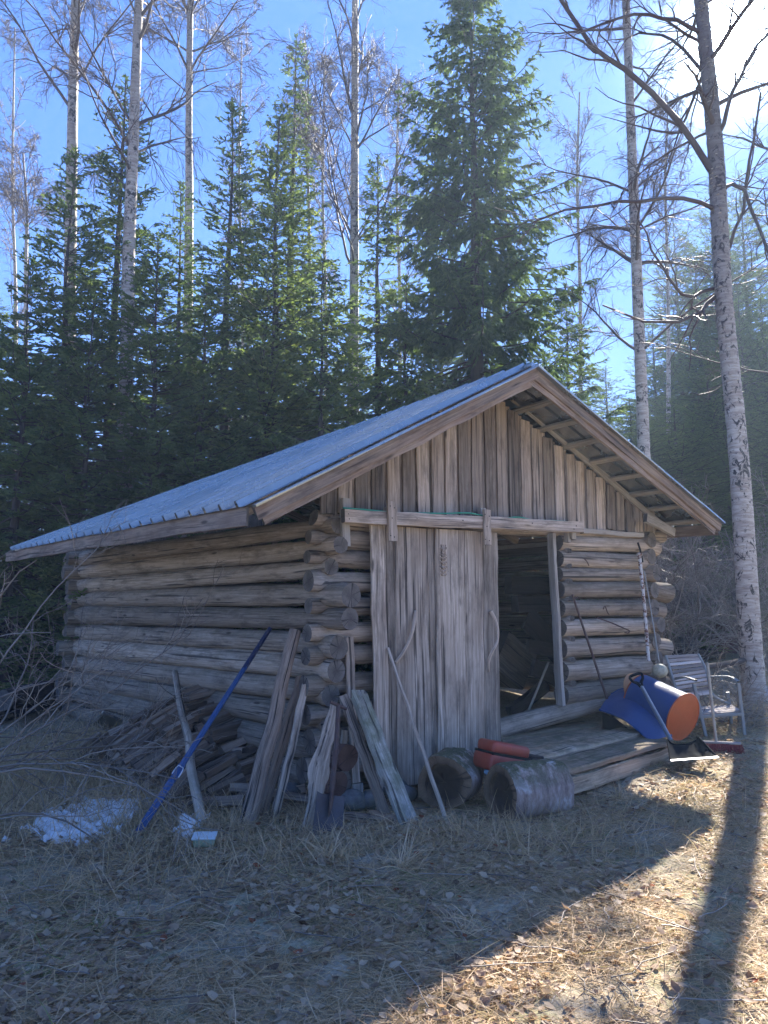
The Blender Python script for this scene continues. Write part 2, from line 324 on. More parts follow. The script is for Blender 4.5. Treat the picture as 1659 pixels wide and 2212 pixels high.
ORNG = paint('orange plastic', (.5, .1, .02), .4, (.35, .12, .05), .4, 7, bump=.05)
ORNG2 = paint('faded orange sheet', (.62, .27, .09), .45, (.4, .2, .1), .4, 5, bump=.05)
REDC = paint('red plastic', (.36, .045, .022), .42, (.12, .07, .05), .45, 7, bump=.1)
BLACKP = paint('black plastic', (.012, .014, .016), .85, (.05, .05, .05), .4, 12, bump=.05, spec=.02)
GREYM = paint('grey enamel', (.3, .31, .3), .4, (.2, .18, .15), .4, 20)
WHITER = paint('chipped white paint', (.6, .57, .52), .5, (.35, .25, .18), .4, 10, streak=(.16, .06, .03))
POLEW = paint('bare shaft wood', (.46, .38, .26), .6, (.25, .19, .13), .5, 14)
BRIST = simple('red bristles', [(0, (.16, .015, .02)), (1, (.4, .07, .075))], .6)
HOSE = paint('green hose', (.03, .3, .19), .4, (.08, .2, .15), .3, 6)
CLEAR = paint('milky plastic', (.62, .68, .68), .3, (.4, .45, .4), .3, 8)
SCRAP = paint('pale blue film', (.4, .6, .66), .35, (.3, .4, .4), .3, 9)
CREAM = paint('cream plastic', (.55, .49, .33), .5, (.25, .22, .13), .7, 22, bump=.4)
CHAIRF = paint('grey chair frame', (.27, .28, .26), .45, (.25, .23, .2), .5, 14)
SLAT = wood('chair slat', (0.227, 0.180, 0.151), (0.470, 0.398, 0.348), (0.620, 0.593, 0.530), (0.487, 0.343, 0.257), .5, cracks=.5)
def stone():
    m, t, b, o = newmat('stone'); n = N(t); p = n('ShaderNodeTexCoord').outputs['Object']; a = n.noise(p, 16, 6, .7)
    n.l(n.mix(n.ramp(n.noise(p, 4, 5), [(.45, g3(0)), (.6, g3(.6))]), n.ramp(a, [(.3, (.07, .07, .068)), (.7, (.24, .235, .23))]), (.08, .09, .04)), b.inputs['Base Color'])
    b.inputs['Roughness'].default_value = .9; n.bump(a, .8, .02, b); return m
STONE = stone()
def barkround():
    m, t, b, o = newmat('old birch bark'); n = N(t); gc = n.attr('gc').outputs['Vector']
    c = n.ramp(n.noise(n.mapv(gc, (16, 5, 5)), 1, 6, .75), [(.3, (.1, .07, .06)), (.5, (.32, .24, .2)), (.68, (.5, .43, .39))]); c = n.mix(n.ramp(n.noise(gc, 5, 5, .6), [(.56, g3(0)), (.63, g3(.8))]), c, (.55, .51, .48))
    ge = n('ShaderNodeNewGeometry'); sx = n('ShaderNodeSeparateXYZ'); n.l(ge.outputs['Normal'], sx.inputs[0])
    k = n.math('MULTIPLY', n.ramp(sx.outputs[2], [(.25, g3(0)), (.8, g3(1))]), n.ramp(n.noise(gc, 12, 5, .7), [(.33, g3(0)), (.5, g3(1))]))
    c = n.mix(k, c, n.ramp(n.noise(gc, 60, 3), [(.3, (.035, .038, .015)), (.7, (.12, .12, .05))]))
    n.l(c, b.inputs['Base Color']); b.inputs['Roughness'].default_value = .9; n.bump(n.noise(n.mapv(gc, (30, 9, 9)), 1, 6, .75), 1, .02, b); return m
BROUND = barkround()
ROTE = endgrain('rotten round end', (.03, .021, .016), (.34, .22, .13), (.12, .19, .93))

# ================================================================== ground
def build_ground():
    xs = np.concatenate([np.linspace(-220, -20, 21)[:-1], np.linspace(-20, 20, 201), np.linspace(20, 220, 21)[1:]])
    ys = np.concatenate([np.linspace(-60, 0, 7)[:-1], np.linspace(0, 30, 151), np.linspace(30, 400, 30)[1:]])
    X, Y = np.meshgrid(xs, ys); rg = np.random.default_rng(3)
    Zg = hgt(X, Y)+.012*rg.normal(size=X.shape)*(Y < 30)
    nx, ny = len(xs), len(ys); i = np.arange(ny-1)[:, None]*nx; j = np.arange(nx-1)[None]
    q = np.stack([i+j, i+j+1, i+nx+j+1, i+nx+j], -1).reshape(-1, 4)
    m = M(); m.add(np.stack([X, Y, Zg], -1).reshape(-1, 3), q); m.build('ground', GROUND, kind='structure')
build_ground()
# ================================================================== the barn
barn = empty('log_barn', tuple(C0), 'old grey log barn with gabled metal roof and half open sliding plank door', 'barn')
WL = [LOGW, LOGE]
rg = np.random.default_rng(11)
yn = [1146, 1190, 1234, 1285, 1336, 1387, 1436, 1488, 1544, 1605, 1666]; hn = [19, 20.5, 20, 25, 23, 23, 25, 24, 28, 30, 32]
yf = [1209, 1236, 1265, 1294.5, 1327, 1365.5, 1398, 1433, 1466, 1499, 1536]; hf = [16, 14, 15, 14, 18, 15, 18, 17, 18, 19, 20]
xe = [730, 736, 716, 759, 756, 732, 727, 715, 712, 735, 737]; ye = [1135, 1177, 1224, 1286, 1337, 1399, 1450, 1503, 1560, 1627, 1690]; he = [18, 20, 19, 27, 24, 25, 25, 23, 24, 29, 27]
for i in range(11):
    a, b, e = LE(637, yn[i]), LE(171, yf[i]), LE(xe[i], ye[i]); d = nrm(b-a)
    mid = (a+b)/2+A(0, 0, rg.normal()*.012); far = b+d*rg.uniform(.25, .55)
    ra, rb, re = hn[i]*np.linalg.norm(a-CAM)/FP, hf[i]*np.linalg.norm(b-CAM)/FP, he[i]*np.linalg.norm(e-CAM)/FP
    c_ = LE(694, yn[i]+(ye[i]-yn[i])*(694-637)/(xe[i]-637)); aa = a+d*.12
    pts = np.array([e, c_*.35+e*.65, c_, a, aa, a*.6+b*.4, b*.9+a*.1, b+d*.02, far]); rs = [re*.97, re, ra*.8, ra*.93, ra*1.0, ra*.6+rb*.4, rb*1.0, rb*.84, rb*.98]
    tq = np.concatenate([[0], np.cumsum(np.linalg.norm(np.diff(pts, axis=0), axis=1))]); tn_ = np.concatenate([np.linspace(0, tq[4], 16)[:-1], np.linspace(tq[4], tq[-1], 26)]); pp = np.stack([np.interp(tn_, tq, pts[:, k]) for k in range(3)], 1); rp = np.interp(tn_, tq, rs)
    m = M(); m.tube(pp, rp, 20, .15+.7*rg.random(), True, .05, i+1, 1); m.build('log', WL, barn, 'auto')
fx = [677, 666, 663, 666, 666, 663, 660, 656, 660, 668, 652]; fy = [1118, 1160, 1203, 1255, 1309, 1368, 1418, 1482, 1545, 1602, 1664]; fr = [19, 15, 15, 24, 17, 20, 20, 22, 22, 26, 26]
for i in range(11):
    a = FA(fx[i], fy[i]); x2 = 826; y2 = 1320+(fy[i]-1320)*.925; b = FA(x2, y2)
    r = fr[i]*6.3/FP
    m = M(); m.tube([a, FA(682, 1320+(fy[i]-1320)*.993), FA(702, 1320+(fy[i]-1320)*.985), FA(728, 1320+(fy[i]-1320)*.97), FA(770, 1320+(fy[i]-1320)*.95), b], [r*.99, r*1.0, r*.84, .083, .088, .085], 18, .15+.7*rg.random(), True, .05, i+30, 4); m.build('log', WL, barn, 'auto')
X4 = lambda c: 1012.6+c*.3896
Y4 = lambda c: 1053+c*.3896
rt = [(305, 320, 42, 1191, 1414, 19), (395, 415, 45, 1215, 1400, 16), (480, 486, 36, 1248, 1406, 17), (567, 565, 43, 1289, 1439, 23), (672, 667, 44, 1326, 1425, 19), (780, 767, 47, 1352, 1408, 18), (895, 875, 50, 1404, 1437, 21), (1020, 987, 54, 1440, 1430, 21), (1150, 1100, 52, 1480, 1436, 21)]
for i, (cl, c2, hh, yd, xd, rd) in enumerate(rt):
    a = FA(1203+i*1.2, Y4(cl)); b = FA(X4(940), Y4(c2)); e = FA(xd, Y4(c2)*.5+yd*.5)
    r0, r1 = hh*.3896*np.linalg.norm(a-CAM)/FP, hh*.9*.3896*np.linalg.norm(b-CAM)/FP
    m = M(); m.tube([a, a*.5+b*.5, b, e], [r0, r0*.5+r1*.5+.003, r1, rd*9.0/FP], 18, .15+.7*rg.random(), True, .045, i+60, 6); m.build('log', WL, barn, 'auto')
# threshold log and the top plate of the facade
a, b = FA(812, 1640, 0), FA(1436, 1478, 0)
m = M(); m.tube([a, FA(1080, 1574), FA(1300, 1515), b], [.1, .1, .1, .1], 18, .5, True, .04, 81, 6); m.build('log', WL, barn, 'auto')
for t_, (p, q_) in enumerate([((700, 1112), (1430, 1160))]):
    m = M(); m.tube([FA(*p, -.02), FA(1060, 1138, -.02), FA(*q_, -.02)], .075, 16, .45, True, .04, 85, 8); m.build('log', WL, barn, 'auto')
PFAR = LE(171, 1365); LB = float((PFAR-C0)@V); WF = uz(FA(1396, 1300))[0]
CR = C0+U*WF; CB = C0+V*LB; CRB = CR+V*LB
for i in range(10):                              # right wall and back wall
    z = .62+i*.205; p = CR+Z*z
    m = M(); m.tube([p-V*rg.uniform(.1, .2), p+V*LB*.5, p+V*(LB+.3)], [.095, .1, .09], 14, .3+.5*rg.random(), True, .05, i+90, 8); m.build('log', WL, barn, 'auto')
for i in range(11):
    z0 = .15+i*.225; p = CB+Z*z0; q_ = CRB+Z*(z0+.06)
    m = M(); m.tube([p-U*rg.uniform(.15, .3), (p+q_)/2, q_+U*.3], [.105, .1085, .1], 14, .2+.4*rg.random(), True, .04, i+110, 8); m.build('log', WL, barn, 'auto')
# pieces of wood wedged between the logs beside the door
for i in range(8):
    y = (Y4(rt[i][0])+Y4(rt[i+1][0]))/2; p = FA(1222+i*1.5, y, .03)
    m = M(); m.board(p-NF*.09, p+NF*.05, .075, .05, Z*.0+U, .8, i, 1, .003, .01); m.build('spacer_block', [PALE, BRDE], barn, 'auto')
for xx, y0, y1 in ((163, 1250, 1345), (168, 1400, 1500)):
    p = LE(xx, (y0+y1)/2, .02)
    m = M(); m.board(p-Z*.2+V*.18, p+Z*.2+V*.18, .1, .05, U, .6, 5, 2); m.build('corner_block', [PALE, BRDE], barn, 'auto')
# ---- roof
OV = .7
RF, EL, ER = FA(1150, 792, OV), FA(546, 1090, OV), FA(1552, 1128, OV)
FARL = onp(20, 1190, EL, NL); LR = float((FARL-EL)@V); dz = (FARL-EL)[2]
def proj(p):
    q = p-CAM; f = q[1]*math.cos(PITCH)+q[2]*math.sin(PITCH); u = -q[1]*math.sin(PITCH)+q[2]*math.cos(PITCH); return CX+FP*q[0]/f, CY-FP*u/f
dzR = 0.0
for _ in range(60):                        # the old ridge sags towards the back
    x_, y_ = proj(RF+V*LR+Z*dzR); dzR -= (787+(1150-x_)*.36-y_)*.004
def dzf(p):
    f = min(1, max(0, float((p-RF)@U/((EL if (p-RF)@U < 0 else ER)-RF).dot(U)))); return dzR*(1-f)+dz*f
def back(p): return p+V*LR+Z*dzf(p)
def shift(p, s): return p+V*s+Z*dzf(p)*s/LR
def sheet(e, nm, seed):
    m = M(); rr = np.random.default_rng(seed); np_ = int(LR/.25)
    pr = np.array([0, .30, .33, .43, .46, .75]); hr = np.array([0, 0, .05, .05, 0, .004])
    s = (np.arange(np_)[:, None]+pr[None]).ravel()*.25; rib = np.tile(hr, np_); n = len(s)
    r = np.linspace(0, 1, 9); P = RF[None, None]+(e-RF)[None, None]*(r[None, :, None]*1.02-.0)+V[None, None]*s[:, None, None]+Z*((dzR*(1-r)+dz*r)/LR)[None, :, None]*s[:, None, None]
    sn = nrm(np.cross(e-RF, V)); sn = sn if sn[2] > 0 else -sn
    shl = np.floor(s/1.0); lap = (rr.random(int(shl.max())+2)*.006)[shl.astype(int)]
    P = P+sn*(rib+.012+lap)[:, None, None]+sn*(.006*np.sin(r*9)[None, :, None]*np.sin(s*2.1)[:, None, None])
    L = np.linalg.norm(e-RF); gc = np.stack([np.broadcast_to(s[:, None], (n, 9)), np.broadcast_to(r*L, (n, 9)), np.zeros((n, 9))], -1)
    k = 9; i = np.arange(n-1)[:, None]*k; j = np.arange(k-1)[None]; q = np.stack([i+j, i+j+1, i+k+j+1, i+k+j], -1).reshape(-1, 4)
    m.add(P.reshape(-1, 3), q, None, gc.reshape(-1, 3)); return m.build(nm, GALV, barn, 'auto')
sheet(EL, 'roof_sheet', 1); sheet(ER, 'roof_sheet', 2)
rc = M(); rc.tube([RF-V*.01+Z*.012, back(RF)+Z*.012], .035, 10, .5); rc.build('ridge_cap', GALV, barn, 'auto')
sn_l = nrm(np.cross(EL-RF, V)); sn_l = sn_l if sn_l[2] > 0 else -sn_l
sn_r = nrm(np.cross(ER-RF, V)); sn_r = sn_r if sn_r[2] > 0 else -sn_r
for e, sn, nb in ((EL, sn_l, 9), (ER, sn_r, 9)):      # battens along the roof, rafters below
    for i in range(nb):
        f = .04+.93*i/(nb-1); p = RF+(e-RF)*f-sn*.018
        m = M(); m.board(shift(p, .02), shift(p, LR-.02), .075, .03, nrm(e-RF), .6+.3*rg.random(), i, 6, .002); m.build('roof_batten', [PALE, BRDE], barn, 'auto')
    for i in range(7):
        s0 = (.75+i*1.12); p0 = shift(RF, s0)-sn*.1; p1 = shift(e, s0)-sn*.1
        m = M(); m.board(p0, p1-(p1-p0)*.03, .13, .05, sn, .35, i, 4); m.build('rafter', [BRD, BRDE], barn, 'auto')
# barge boards (two layers), eave boards
TB = [TRIM, BRDE]
for e, sn in ((EL, sn_l), (ER, sn_r)):
    d = nrm(e-RF); q0, q1 = RF-sn*.062+NF*.015, e-sn*.058+NF*.015
    m = M(); m.board(q0-d*.0, q1+d*.02, .11, .028, sn, .55, 3 if e is EL else 4, 10, .003, .004, endj=.01); m.build('barge_board', TB, barn, 'auto')
    q0, q1 = RF-sn*.12-NF*.016, e-sn*.115-NF*.016
    m = M(); m.board(q0, q1-d*.03, .11, .028, sn, .8, 5, 10, .004); m.build('barge_board', TB, barn, 'auto')
    m = M(); m.board(RF+NF*.03-sn*.008-V*.02, e+NF*.03-sn*.008-V*.02+d*.02, .02, .055, sn, .9, 6, 10, .001, .002); m.build('verge_trim', GALV, barn, 'auto')
    m = M(); q0, q1 = e-Z*.075-NF*.02, shift(e, LR)-Z*.075
    m.board(q0+d*.03, q1+d*.03, .13, .028, Z, .5, 9, 12, .004); m.build('eave_board', TB, barn, 'auto')
# ---- gable cladding
kk = OV/float(-(V@NF)); du = kk*float(V@U)
def roofz(u, w=0.0):
    s = (OV-w)/OV; ur, zr = uz(RF); ul, zl = uz(EL); u2, z2 = uz(ER); sh = du*s; dzz = dz/LR*kk*s
    ur += sh; ul += sh; u2 += sh; zr += (dzR-dz)/LR*kk*s
    z = zr-(zr-zl)*(ur-u)/(ur-ul) if u < ur else zr-(zr-z2)*(u-ur)/(u2-ur)
    return z+dzz
m = M(); n_ = 27; u0 = uz(FA(690, 1107, .1))[0]; pitch = (WF+.05-u0)/n_; rb_ = np.random.default_rng(5)
zb0, zb1 = uz(FA(690, 1107, .1))[1], uz(FA(1385, 1150, .1))[1]
for i in range(n_):
    u = u0+(i+.5)*pitch; zb = zb0+(zb1-zb0)*(u-u0)/WF
    for lay in (0, 1):
        uu = u+(pitch/2 if lay == 0 else rb_.normal()*.004); zt = roofz(uu)-.04-(.0 if lay else .0)
        if uu > WF+.05: continue
        w = pitch*(.80+rb_.normal()*.03) if lay else pitch*.62
        p = C0+U*uu+NF*(.088 if lay else .064); lean = rb_.normal()*.006
        # top cut square below the lower side of the roof
        sl_ = .5 if uu < uz(RF)[0]+du else .5
        m.board(p+Z*(zb+rb_.normal()*.012), p+U*lean+Z*(zt-w*.25), w, .022, U, rb_.random(), i*2+lay, 5, .0015, .003, endj=.006)
m.build('gable_cladding', [BRD, BRDE], barn, 'auto')
m = M()                                             # rear gable, plain boards
for i in range(27):
    u = u0+(i+.5)*pitch; p = C0+V*LB+U*u; m.board(p+Z*2.5, p+Z*(roofz(u)-.1+min(0, dzR)*LB/LR), pitch*.99, .022, U, rb_.random(), i+80, 2)
m.build('gable_cladding', [BRD, BRDE], barn, 'auto')
PB = [PALE, BRDE]
for e in (ER,):
    a = FA(1108, 858, .11); b = FA(1437, 1140, .11)
    m = M(); m.board(a, b, .075, .035, sn_r, .75, 3, 8, .002); m.build('gable_trim', PB, barn, 'auto')
    m = M(); m.board(FA(1395, 1118, .3), FA(1455, 1150, .3), .1, .05, sn_r, .7, 3, 2, .002); m.build('rafter_tail', PB, barn, 'auto')
m = M(); m.board(FA(1398, 1085, .03), FA(1403, 1160, .03), .12, .1, U, .6, 3, 3, .004); m.build('corner_block', PB, barn, 'auto')
m = M(); m.board(FA(1258, 1147, .1), FA(1388, 1156, .1), .055, .05, Z, .8, 3, 3, .002); m.build('sill_board', PB, barn, 'auto')
# ---- door
door = M(); bx = [799, 830, 850, 922, 940, 1001, 1041, 1073]; bb = [812, 842, 858, 934, 950, 1006, 1046, 1083]
off = [.185, .152, .165, .156, .188, .165, .150, .188]; tn = [.95, .3, .7, .45, .85, .75, .4, .8]; yb = [1706, 1700, 1696, 1690, 1683, 1676, 1668, 1655]
def door_plank(i):
    a = (FA(bx[i], 1134+(bx[i]-799)*.062, off[i])+FA(bx[i+1], 1134+(bx[i+1]-799)*.062, off[i]))/2; b = (FA(bb[i], yb[i], off[i])+FA(bb[i+1], yb[i+1], off[i]))/2
    w = np.linalg.norm(FA(bx[i], 1140, off[i])-FA(bx[i+1], 1142, off[i]))
    door.board(b, a, w*.985, .026, U, tn[i], i+200, 9, .0022, .005, endj=.004)
for i in range(7): door_plank(i)
door = door.build('sliding_door', [BRD2, BRDE], barn, 'auto')
for pts in ([(898, 1320), (895, 1342), (890, 1366), (880, 1392), (868, 1414), (855, 1431)], [(1060, 1320), (1070, 1340), (1075, 1365), (1073, 1388), (1063, 1408), (1056, 1428), (1056, 1450)]):
    m = M(); k = len(pts); m.tube([FA(x, y, .19+.045*math.sin(math.pi*i/(k-1))) for i, (x, y) in enumerate(pts)], [.018, .017, .016, .015, .017, .013, .012][:k], 10, .95, True, .08, 7, 4); m.build('handle', [BRD, BRDE], door, 'auto')
def carving():
    m = M(); nx, ny = 17, 45; w, h = .1, .29; c = FA(955.5, 1210, .19); up = nrm(A(.0, 0, 1)+U*(-.02)); rr = np.random.default_rng(4)
    x = np.linspace(-1, 1, nx)[None]; y = np.linspace(-1, 1, ny)[:, None]
    def bl(cx, cy, sx, sy, a): return a*np.exp(-((x-cx)/sx)**2-((y-cy)/sy)**2)
    hd = .016*np.sqrt(np.clip(1-x**2*.9, 0, 1))+bl(-.35, .72, .35, .08, .014)+bl(.5, .76, .3, .07, .014)+bl(-.3, .72, .13, .035, -.014)+bl(.5, .76, .13, .035, -.014)+bl(.1, .62, .16, .1, .018)+bl(0, .44, .5, .04, .013)
    hd = hd+.009*np.sin(y*24+np.cos(x*4)*1.6)*(y < .38)*np.exp(-x**2)+.005*np.sin(y*41+x*9)*(y < .4)+.002*rr.normal(size=(ny, nx))
    wv = .5*w*(1-.12*(y < -.62)+.08*np.sin(y*9)+.1*(abs(y+.58) < .06))
    P = c+U*(x*wv)[..., None]+up*(y*h/2*np.ones_like(x))[..., None]+NF*hd[..., None]
    i = np.arange(ny-1)[:, None]*nx; j = np.arange(nx-1)[None]; q = np.stack([i+j, i+j+1, i+nx+j+1, i+nx+j], -1).reshape(-1, 4)
    gc = np.stack([y*h/2+0*x, x*wv, hd], -1); m.add(P.reshape(-1, 3), q, None, gc.reshape(-1, 3), .75)
    edge = list(range(nx))+[r*nx+nx-1 for r in range(1, ny)]+[(ny-1)*nx+k for k in range(nx-2, -1, -1)]+[r*nx for r in range(ny-2, 0, -1)]
    E = P.reshape(-1, 3)[edge]; Bk = E-NF*.03-NF*(((E-c)@NF)[:, None]); k = len(edge)
    m.add(np.vstack([E, Bk]), [[(a+1) % k, a, k+a, k+(a+1) % k] for a in range(k)], None, None, .5)
    for sx, yy in ((-1, -.6), (1, -.72)):
        p = c+U*(sx*.05)+up*(yy*h/2); m.tube([p, p+U*sx*.014+Z*.002, p+U*sx*.026], [.009, .011, .004], 8, .8)
    m.build('carved_face', [BRD, BRDE], door, 'auto')
carving()
# rail, hangers, jamb, laths
m = M(); m.board(FA(741, 1115, .27), FA(1256, 1139, .27), .118, .05, Z, .9, 31, 12, .002, .005, endj=.004); [m.tube([FA(x, y, .293), FA(x, y, .3)], .007, 6, -.3) for x, y in ((752, 1110), (754, 1121), (900, 1120), (1000, 1124), (1150, 1130), (1245, 1136), (1240, 1143))]; m.build('door_rail', [BRD, BRDE], barn, 'auto')
for x, y0, y1, w in ((847, 1083, 1169, .09), (1052, 1101, 1177, .085)):
    m = M(); m.board(FA(x-1, y0, .315), FA(x+1, y1, .315), w, .03, U, .7, x, 4, .002); [m.tube([FA(x+a, y0+b, .328), FA(x+a, y0+b, .335)], .006, 6, -.3) for a, b in ((-4, 10), (5, 14), (-3, y1-y0-12), (5, y1-y0-9), (0, 36))]; m.build('hanger_board', [BRD, BRDE], barn, 'auto')
for x, y0, y1, w, d in ((745, 1077, 1180, .075, .17), (838, 1095, 1120, .07, .16), (1040, 1098, 1125, .07, .16), (1236, 1130, 1165, .07, .16), (1225, 1135, 1172, .06, .12)):
    m = M(); m.board(FA(x, y0, d), FA(x+1, y1, d), w, .05, U, .85, x, 2, .002); m.build('support_block', PB, barn, 'auto')
for x0, x1, d, w, t_ in ((1190, 1212, .07, .045, .09),):
    m = M(); m.board(FA(x0, 1152, d), FA(x1, 1524, d), w, t_, U, .85, 77, 6, .002); m.build('door_jamb', PB, barn, 'auto')
m = M(); m.board(FA(753, 1376, .13), FA(768, 1700, .13), .08, .025, U, .8, 78, 6, .002); m.build('lath', [BRD, BRDE], barn, 'auto')
m = M(); m.tube([FA(x, y, .275) for x, y in ((741, 1097), (800, 1102), (850, 1107), (900, 1108), (960, 1109), (1010, 1108), (1040, 1113), (1080, 1120), (1120, 1117), (1150, 1123), (1200, 1125), (1254, 1130))], .0075, 8, .5, True, 0, 1, 4)
m.build('garden_hose', HOSE, None, True, label='thin green hose lying along the top of the door rail', cat='hose')
# hook and nails on the right-hand logs
for pts in ([(1240, 1300), (1242, 1294), (1248, 1289), (1252, 1296)], [(1303, 1316), (1307, 1309), (1312, 1322), (1316, 1328)], [(1263, 1208), (1268, 1213), (1272, 1222)]):
    m = M(); m.tube([FA(x, y, .125) for x, y in pts], .006, 6, 0, True, 0, 1, 3); m.build('nail_hook', RUST, barn, 'auto')
# ================================================================== things leaning on the barn
def leaner(name, b, t, rb, rt_, mats, label, cat, off=.12, wall='L', sides=12, rough=.05, seed=1, tone=.6, pl=None, up=-.04, n=7, **k):
    p0 = G(*b, up); p1 = (LE if wall == 'L' else FA)(*t, off) if pl is None else pl
    m = M(); rr = np.random.default_rng(seed); f = np.linspace(0, 1, n); pts = p0[None]+(p1-p0)[None]*f[:, None]+rr.normal(size=(n, 3))*rough*.12*np.sin(np.pi*f)[:, None]
    m.tube(pts, np.linspace(rb, rt_, n), sides, tone, True, rough, seed, 4); return m.build(name, mats, None, 'auto', label=label, cat=cat)
def leanboard(name, b, t, w, th, mats, label, cat, off=.2, wall='F', seed=1, tone=.6, wd=None, twist=0, endj=.01, up=-.03, w2=1.0, curve=0, jit=.003):
    p0 = G(*b, up); p1 = (LE if wall == 'L' else FA)(*t, off); m = M()
    wd = (U*math.cos(twist)+NF*math.sin(twist)) if wd is None else wd
    m.board(p0, p1, w, th, wd, tone, seed, 10, jit, .005, w2, endj=endj, curve=curve); return m.build(name, mats, None, 'auto', label=label, cat=cat)
# blue pole: empty with shaft, dark tip and pale ring
b0, b1 = G(293, 1802, -.02), LE(584, 1357, .13); bd = b1-b0
bp = empty('blue_pole', tuple(b0), 'long blue pole with a dark tip propped diagonally against the left log wall', 'pole')
m = M(); m.tube([b0, b0+bd*.3], [.038, .036], 6, .5, True, 0, 1, 3, flat=.7); m.build('lower_tube', BLUEP, bp, False)
m = M(); m.tube([b0+bd*.27, b0+bd*.78], [.0305, .027], 6, .5, True, 0, 1, 3, flat=.7); m.build('upper_tube', BLUEP, bp, False)
m = M(); m.tube([b0+bd*.77, b1], [.023, .02], 8, .5, True, 0, 1, 3); m.build('tip', paint('dark blue sleeve', (.008, .02, .08), .5), bp, 'auto')
sd = nrm(np.cross(bd, CAM-b0)); fr_ = nrm(CAM-b0); c = b0+bd*.285
m = M(); m.tube([c+sd*.03-bd*.035+fr_*.034, c+sd*.025+fr_*.04, c+bd*.004+fr_*.043, c-sd*.025+fr_*.04, c-sd*.03-bd*.035+fr_*.034], .0045, 6, 0, True, 0, 1, 4); m.build('ring', paint('pale ring', (.6, .62, .66), .4), bp, 'auto')
leaner('stake', (440, 1785), (378, 1452), .043, .03, [LOGW, LOGE], 'grey round stake standing in front of the firewood heap', 'stake', .42, 'L', 10, .04, 3, .85)
leaner('bark_pole', (532, 1778), (638, 1362), .068, .052, [BARKP, LOGE], 'thick rough pole with flaking bark leaning on the barn corner', 'pole', .2, 'L', 18, .05, 5, .7)
leanboard('plank', (562, 1762), (652, 1462), .075, .05, [FIRE, BRDE], 'brown edged plank leaning just behind the thick bark pole', 'plank', .16, 'L', 3, .5, U, 0)
leanboard('plank', (592, 1768), (660, 1478), .055, .045, [BRD, BRDE], 'pale narrow plank right of the thick bark pole', 'plank', .2, 'L', 6, .95, U, .4)
# split slab with a wavy edge
def slab():
    p0, p1 = G(662, 1788, -.05), FA(722, 1520, .33); d = nrm(p1-p0); wd = nrm(U-d*(U@d)); td = np.cross(d, wd); L = np.linalg.norm(p1-p0); rr = np.random.default_rng(8)
    n = 22; rings = []; gc = []
    for i in range(n):
        f = i/(n-1); w = .035+.055*math.sin(min(1, f*1.6)*math.pi*.62)+.012*math.sin(f*17)+rr.normal()*.004; w = w*(1-.45*max(0, f-.55)/.45)
        o = .012*math.sin(f*9); sec = A(-w, -.01, -w*.3, -.03, w*.55, -.035, w*.9, -.008, w*.8, .012, 0, .02, -w*.8, .014).reshape(7, 2)+rr.normal(size=(7, 2))*.003
        rings.append(p0+d*L*f+wd*(sec[:, :1]+o)+td*sec[:, 1:]); gc.append(np.stack([np.full(7, L*f), sec[:, 0], sec[:, 1]], 1))
    m = M(); m.loft(np.array(rings), np.array(gc), .8); m.build('split_slab', [BRD, BRDE], None, 'auto', label='split slab with a wavy edge standing behind the rusty spade', cat='slab')
slab()
# spade
sp0 = G(706, 1803, -.03); spT = FA(731, 1524, .42); ax = nrm(spT-sp0); sw = nrm(U-ax*(U@ax)); st_ = np.cross(ax, sw); st_ = st_ if st_@NF > 0 else -st_; LS = np.linalg.norm(spT-sp0)
spd = empty('spade', tuple(sp0), 'rusty spade with square blade and T handle leaning at the barn corner', 'spade')
m = M(); n = 9; kx = 11; x = np.linspace(-1, 1, kx)[None]; y = np.linspace(0, 1, n)[:, None]
P = sp0+sw*(x*(.125-.006*y))[..., None]+ax*(y*.315*(1+0*x)-.012*(y > .95)*np.abs(np.sin(x*3)))[..., None]+st_*(-.02*(1-x**2)+.008*y+.0*x)[..., None]
Pb = P-st_*.004; i = np.arange(n-1)[:, None]*kx; j = np.arange(kx-1)[None]; q = np.stack([i+j, i+j+1, i+kx+j+1, i+kx+j], -1).reshape(-1, 4)
m.add(P.reshape(-1, 3), q); m.add(Pb.reshape(-1, 3), q[:, ::-1]); edge = list(range(kx))+[r*kx+kx-1 for r in range(1, n)]+[(n-1)*kx+k for k in range(kx-2, -1, -1)]+[r*kx for r in range(n-2, 0, -1)]
k = len(edge); m.add(np.vstack([P.reshape(-1, 3)[edge], Pb.reshape(-1, 3)[edge]]), [[(a+1) % k, a, k+a, k+(a+1) % k] for a in range(k)]); m.build('blade', SPADE, spd, 'auto')
m = M(); b = sp0+st_*.002; m.tube([b+ax*.15, b+ax*.22+st_*.01, b+ax*.32+st_*.016, b+ax*.42+st_*.012], [.008, .028, .03, .021], 12, .4, True, 0, 1, 4, flat=.5); m.build('socket', RUST, spd, 'auto')
m = M(); m.tube([b+ax*.34+st_*.012, b+ax*.7+st_*.008+sw*.004, spT], [.021, .019, .017], 12, .4, True, .02, 2, 5); m.build('shaft', RUST, spd, 'auto')
m = M(); m.tube([spT-sw*.075+Z*.012, spT, spT+sw*.075-Z*.012], [.013, .015, .013], 10, .4, True, .03, 3, 4); m.build('handle', RUST, spd, 'auto')
leanboard('plank', (838, 1765), (742, 1503), .085, .03, [BRD, BRDE], 'thin brown board leaning left behind the wide lichened plank', 'plank', .3, 'F', 12, .35, None, 0)
leanboard('plank', (890, 1782), (772, 1498), .165, .045, [MOSSY, BRDE], 'wide grey plank speckled with lichen leaning against the door side', 'plank', .3, 'F', 14, .7, None, -.15, .02, w2=.95, jit=.005)
leanboard('plank', (722, 1728), (745, 1575), .05, .03, [PALE, BRDE], 'short pale offcut standing behind the rusty spade shaft', 'offcut', .3, 'F', 15, .9, None, .5)
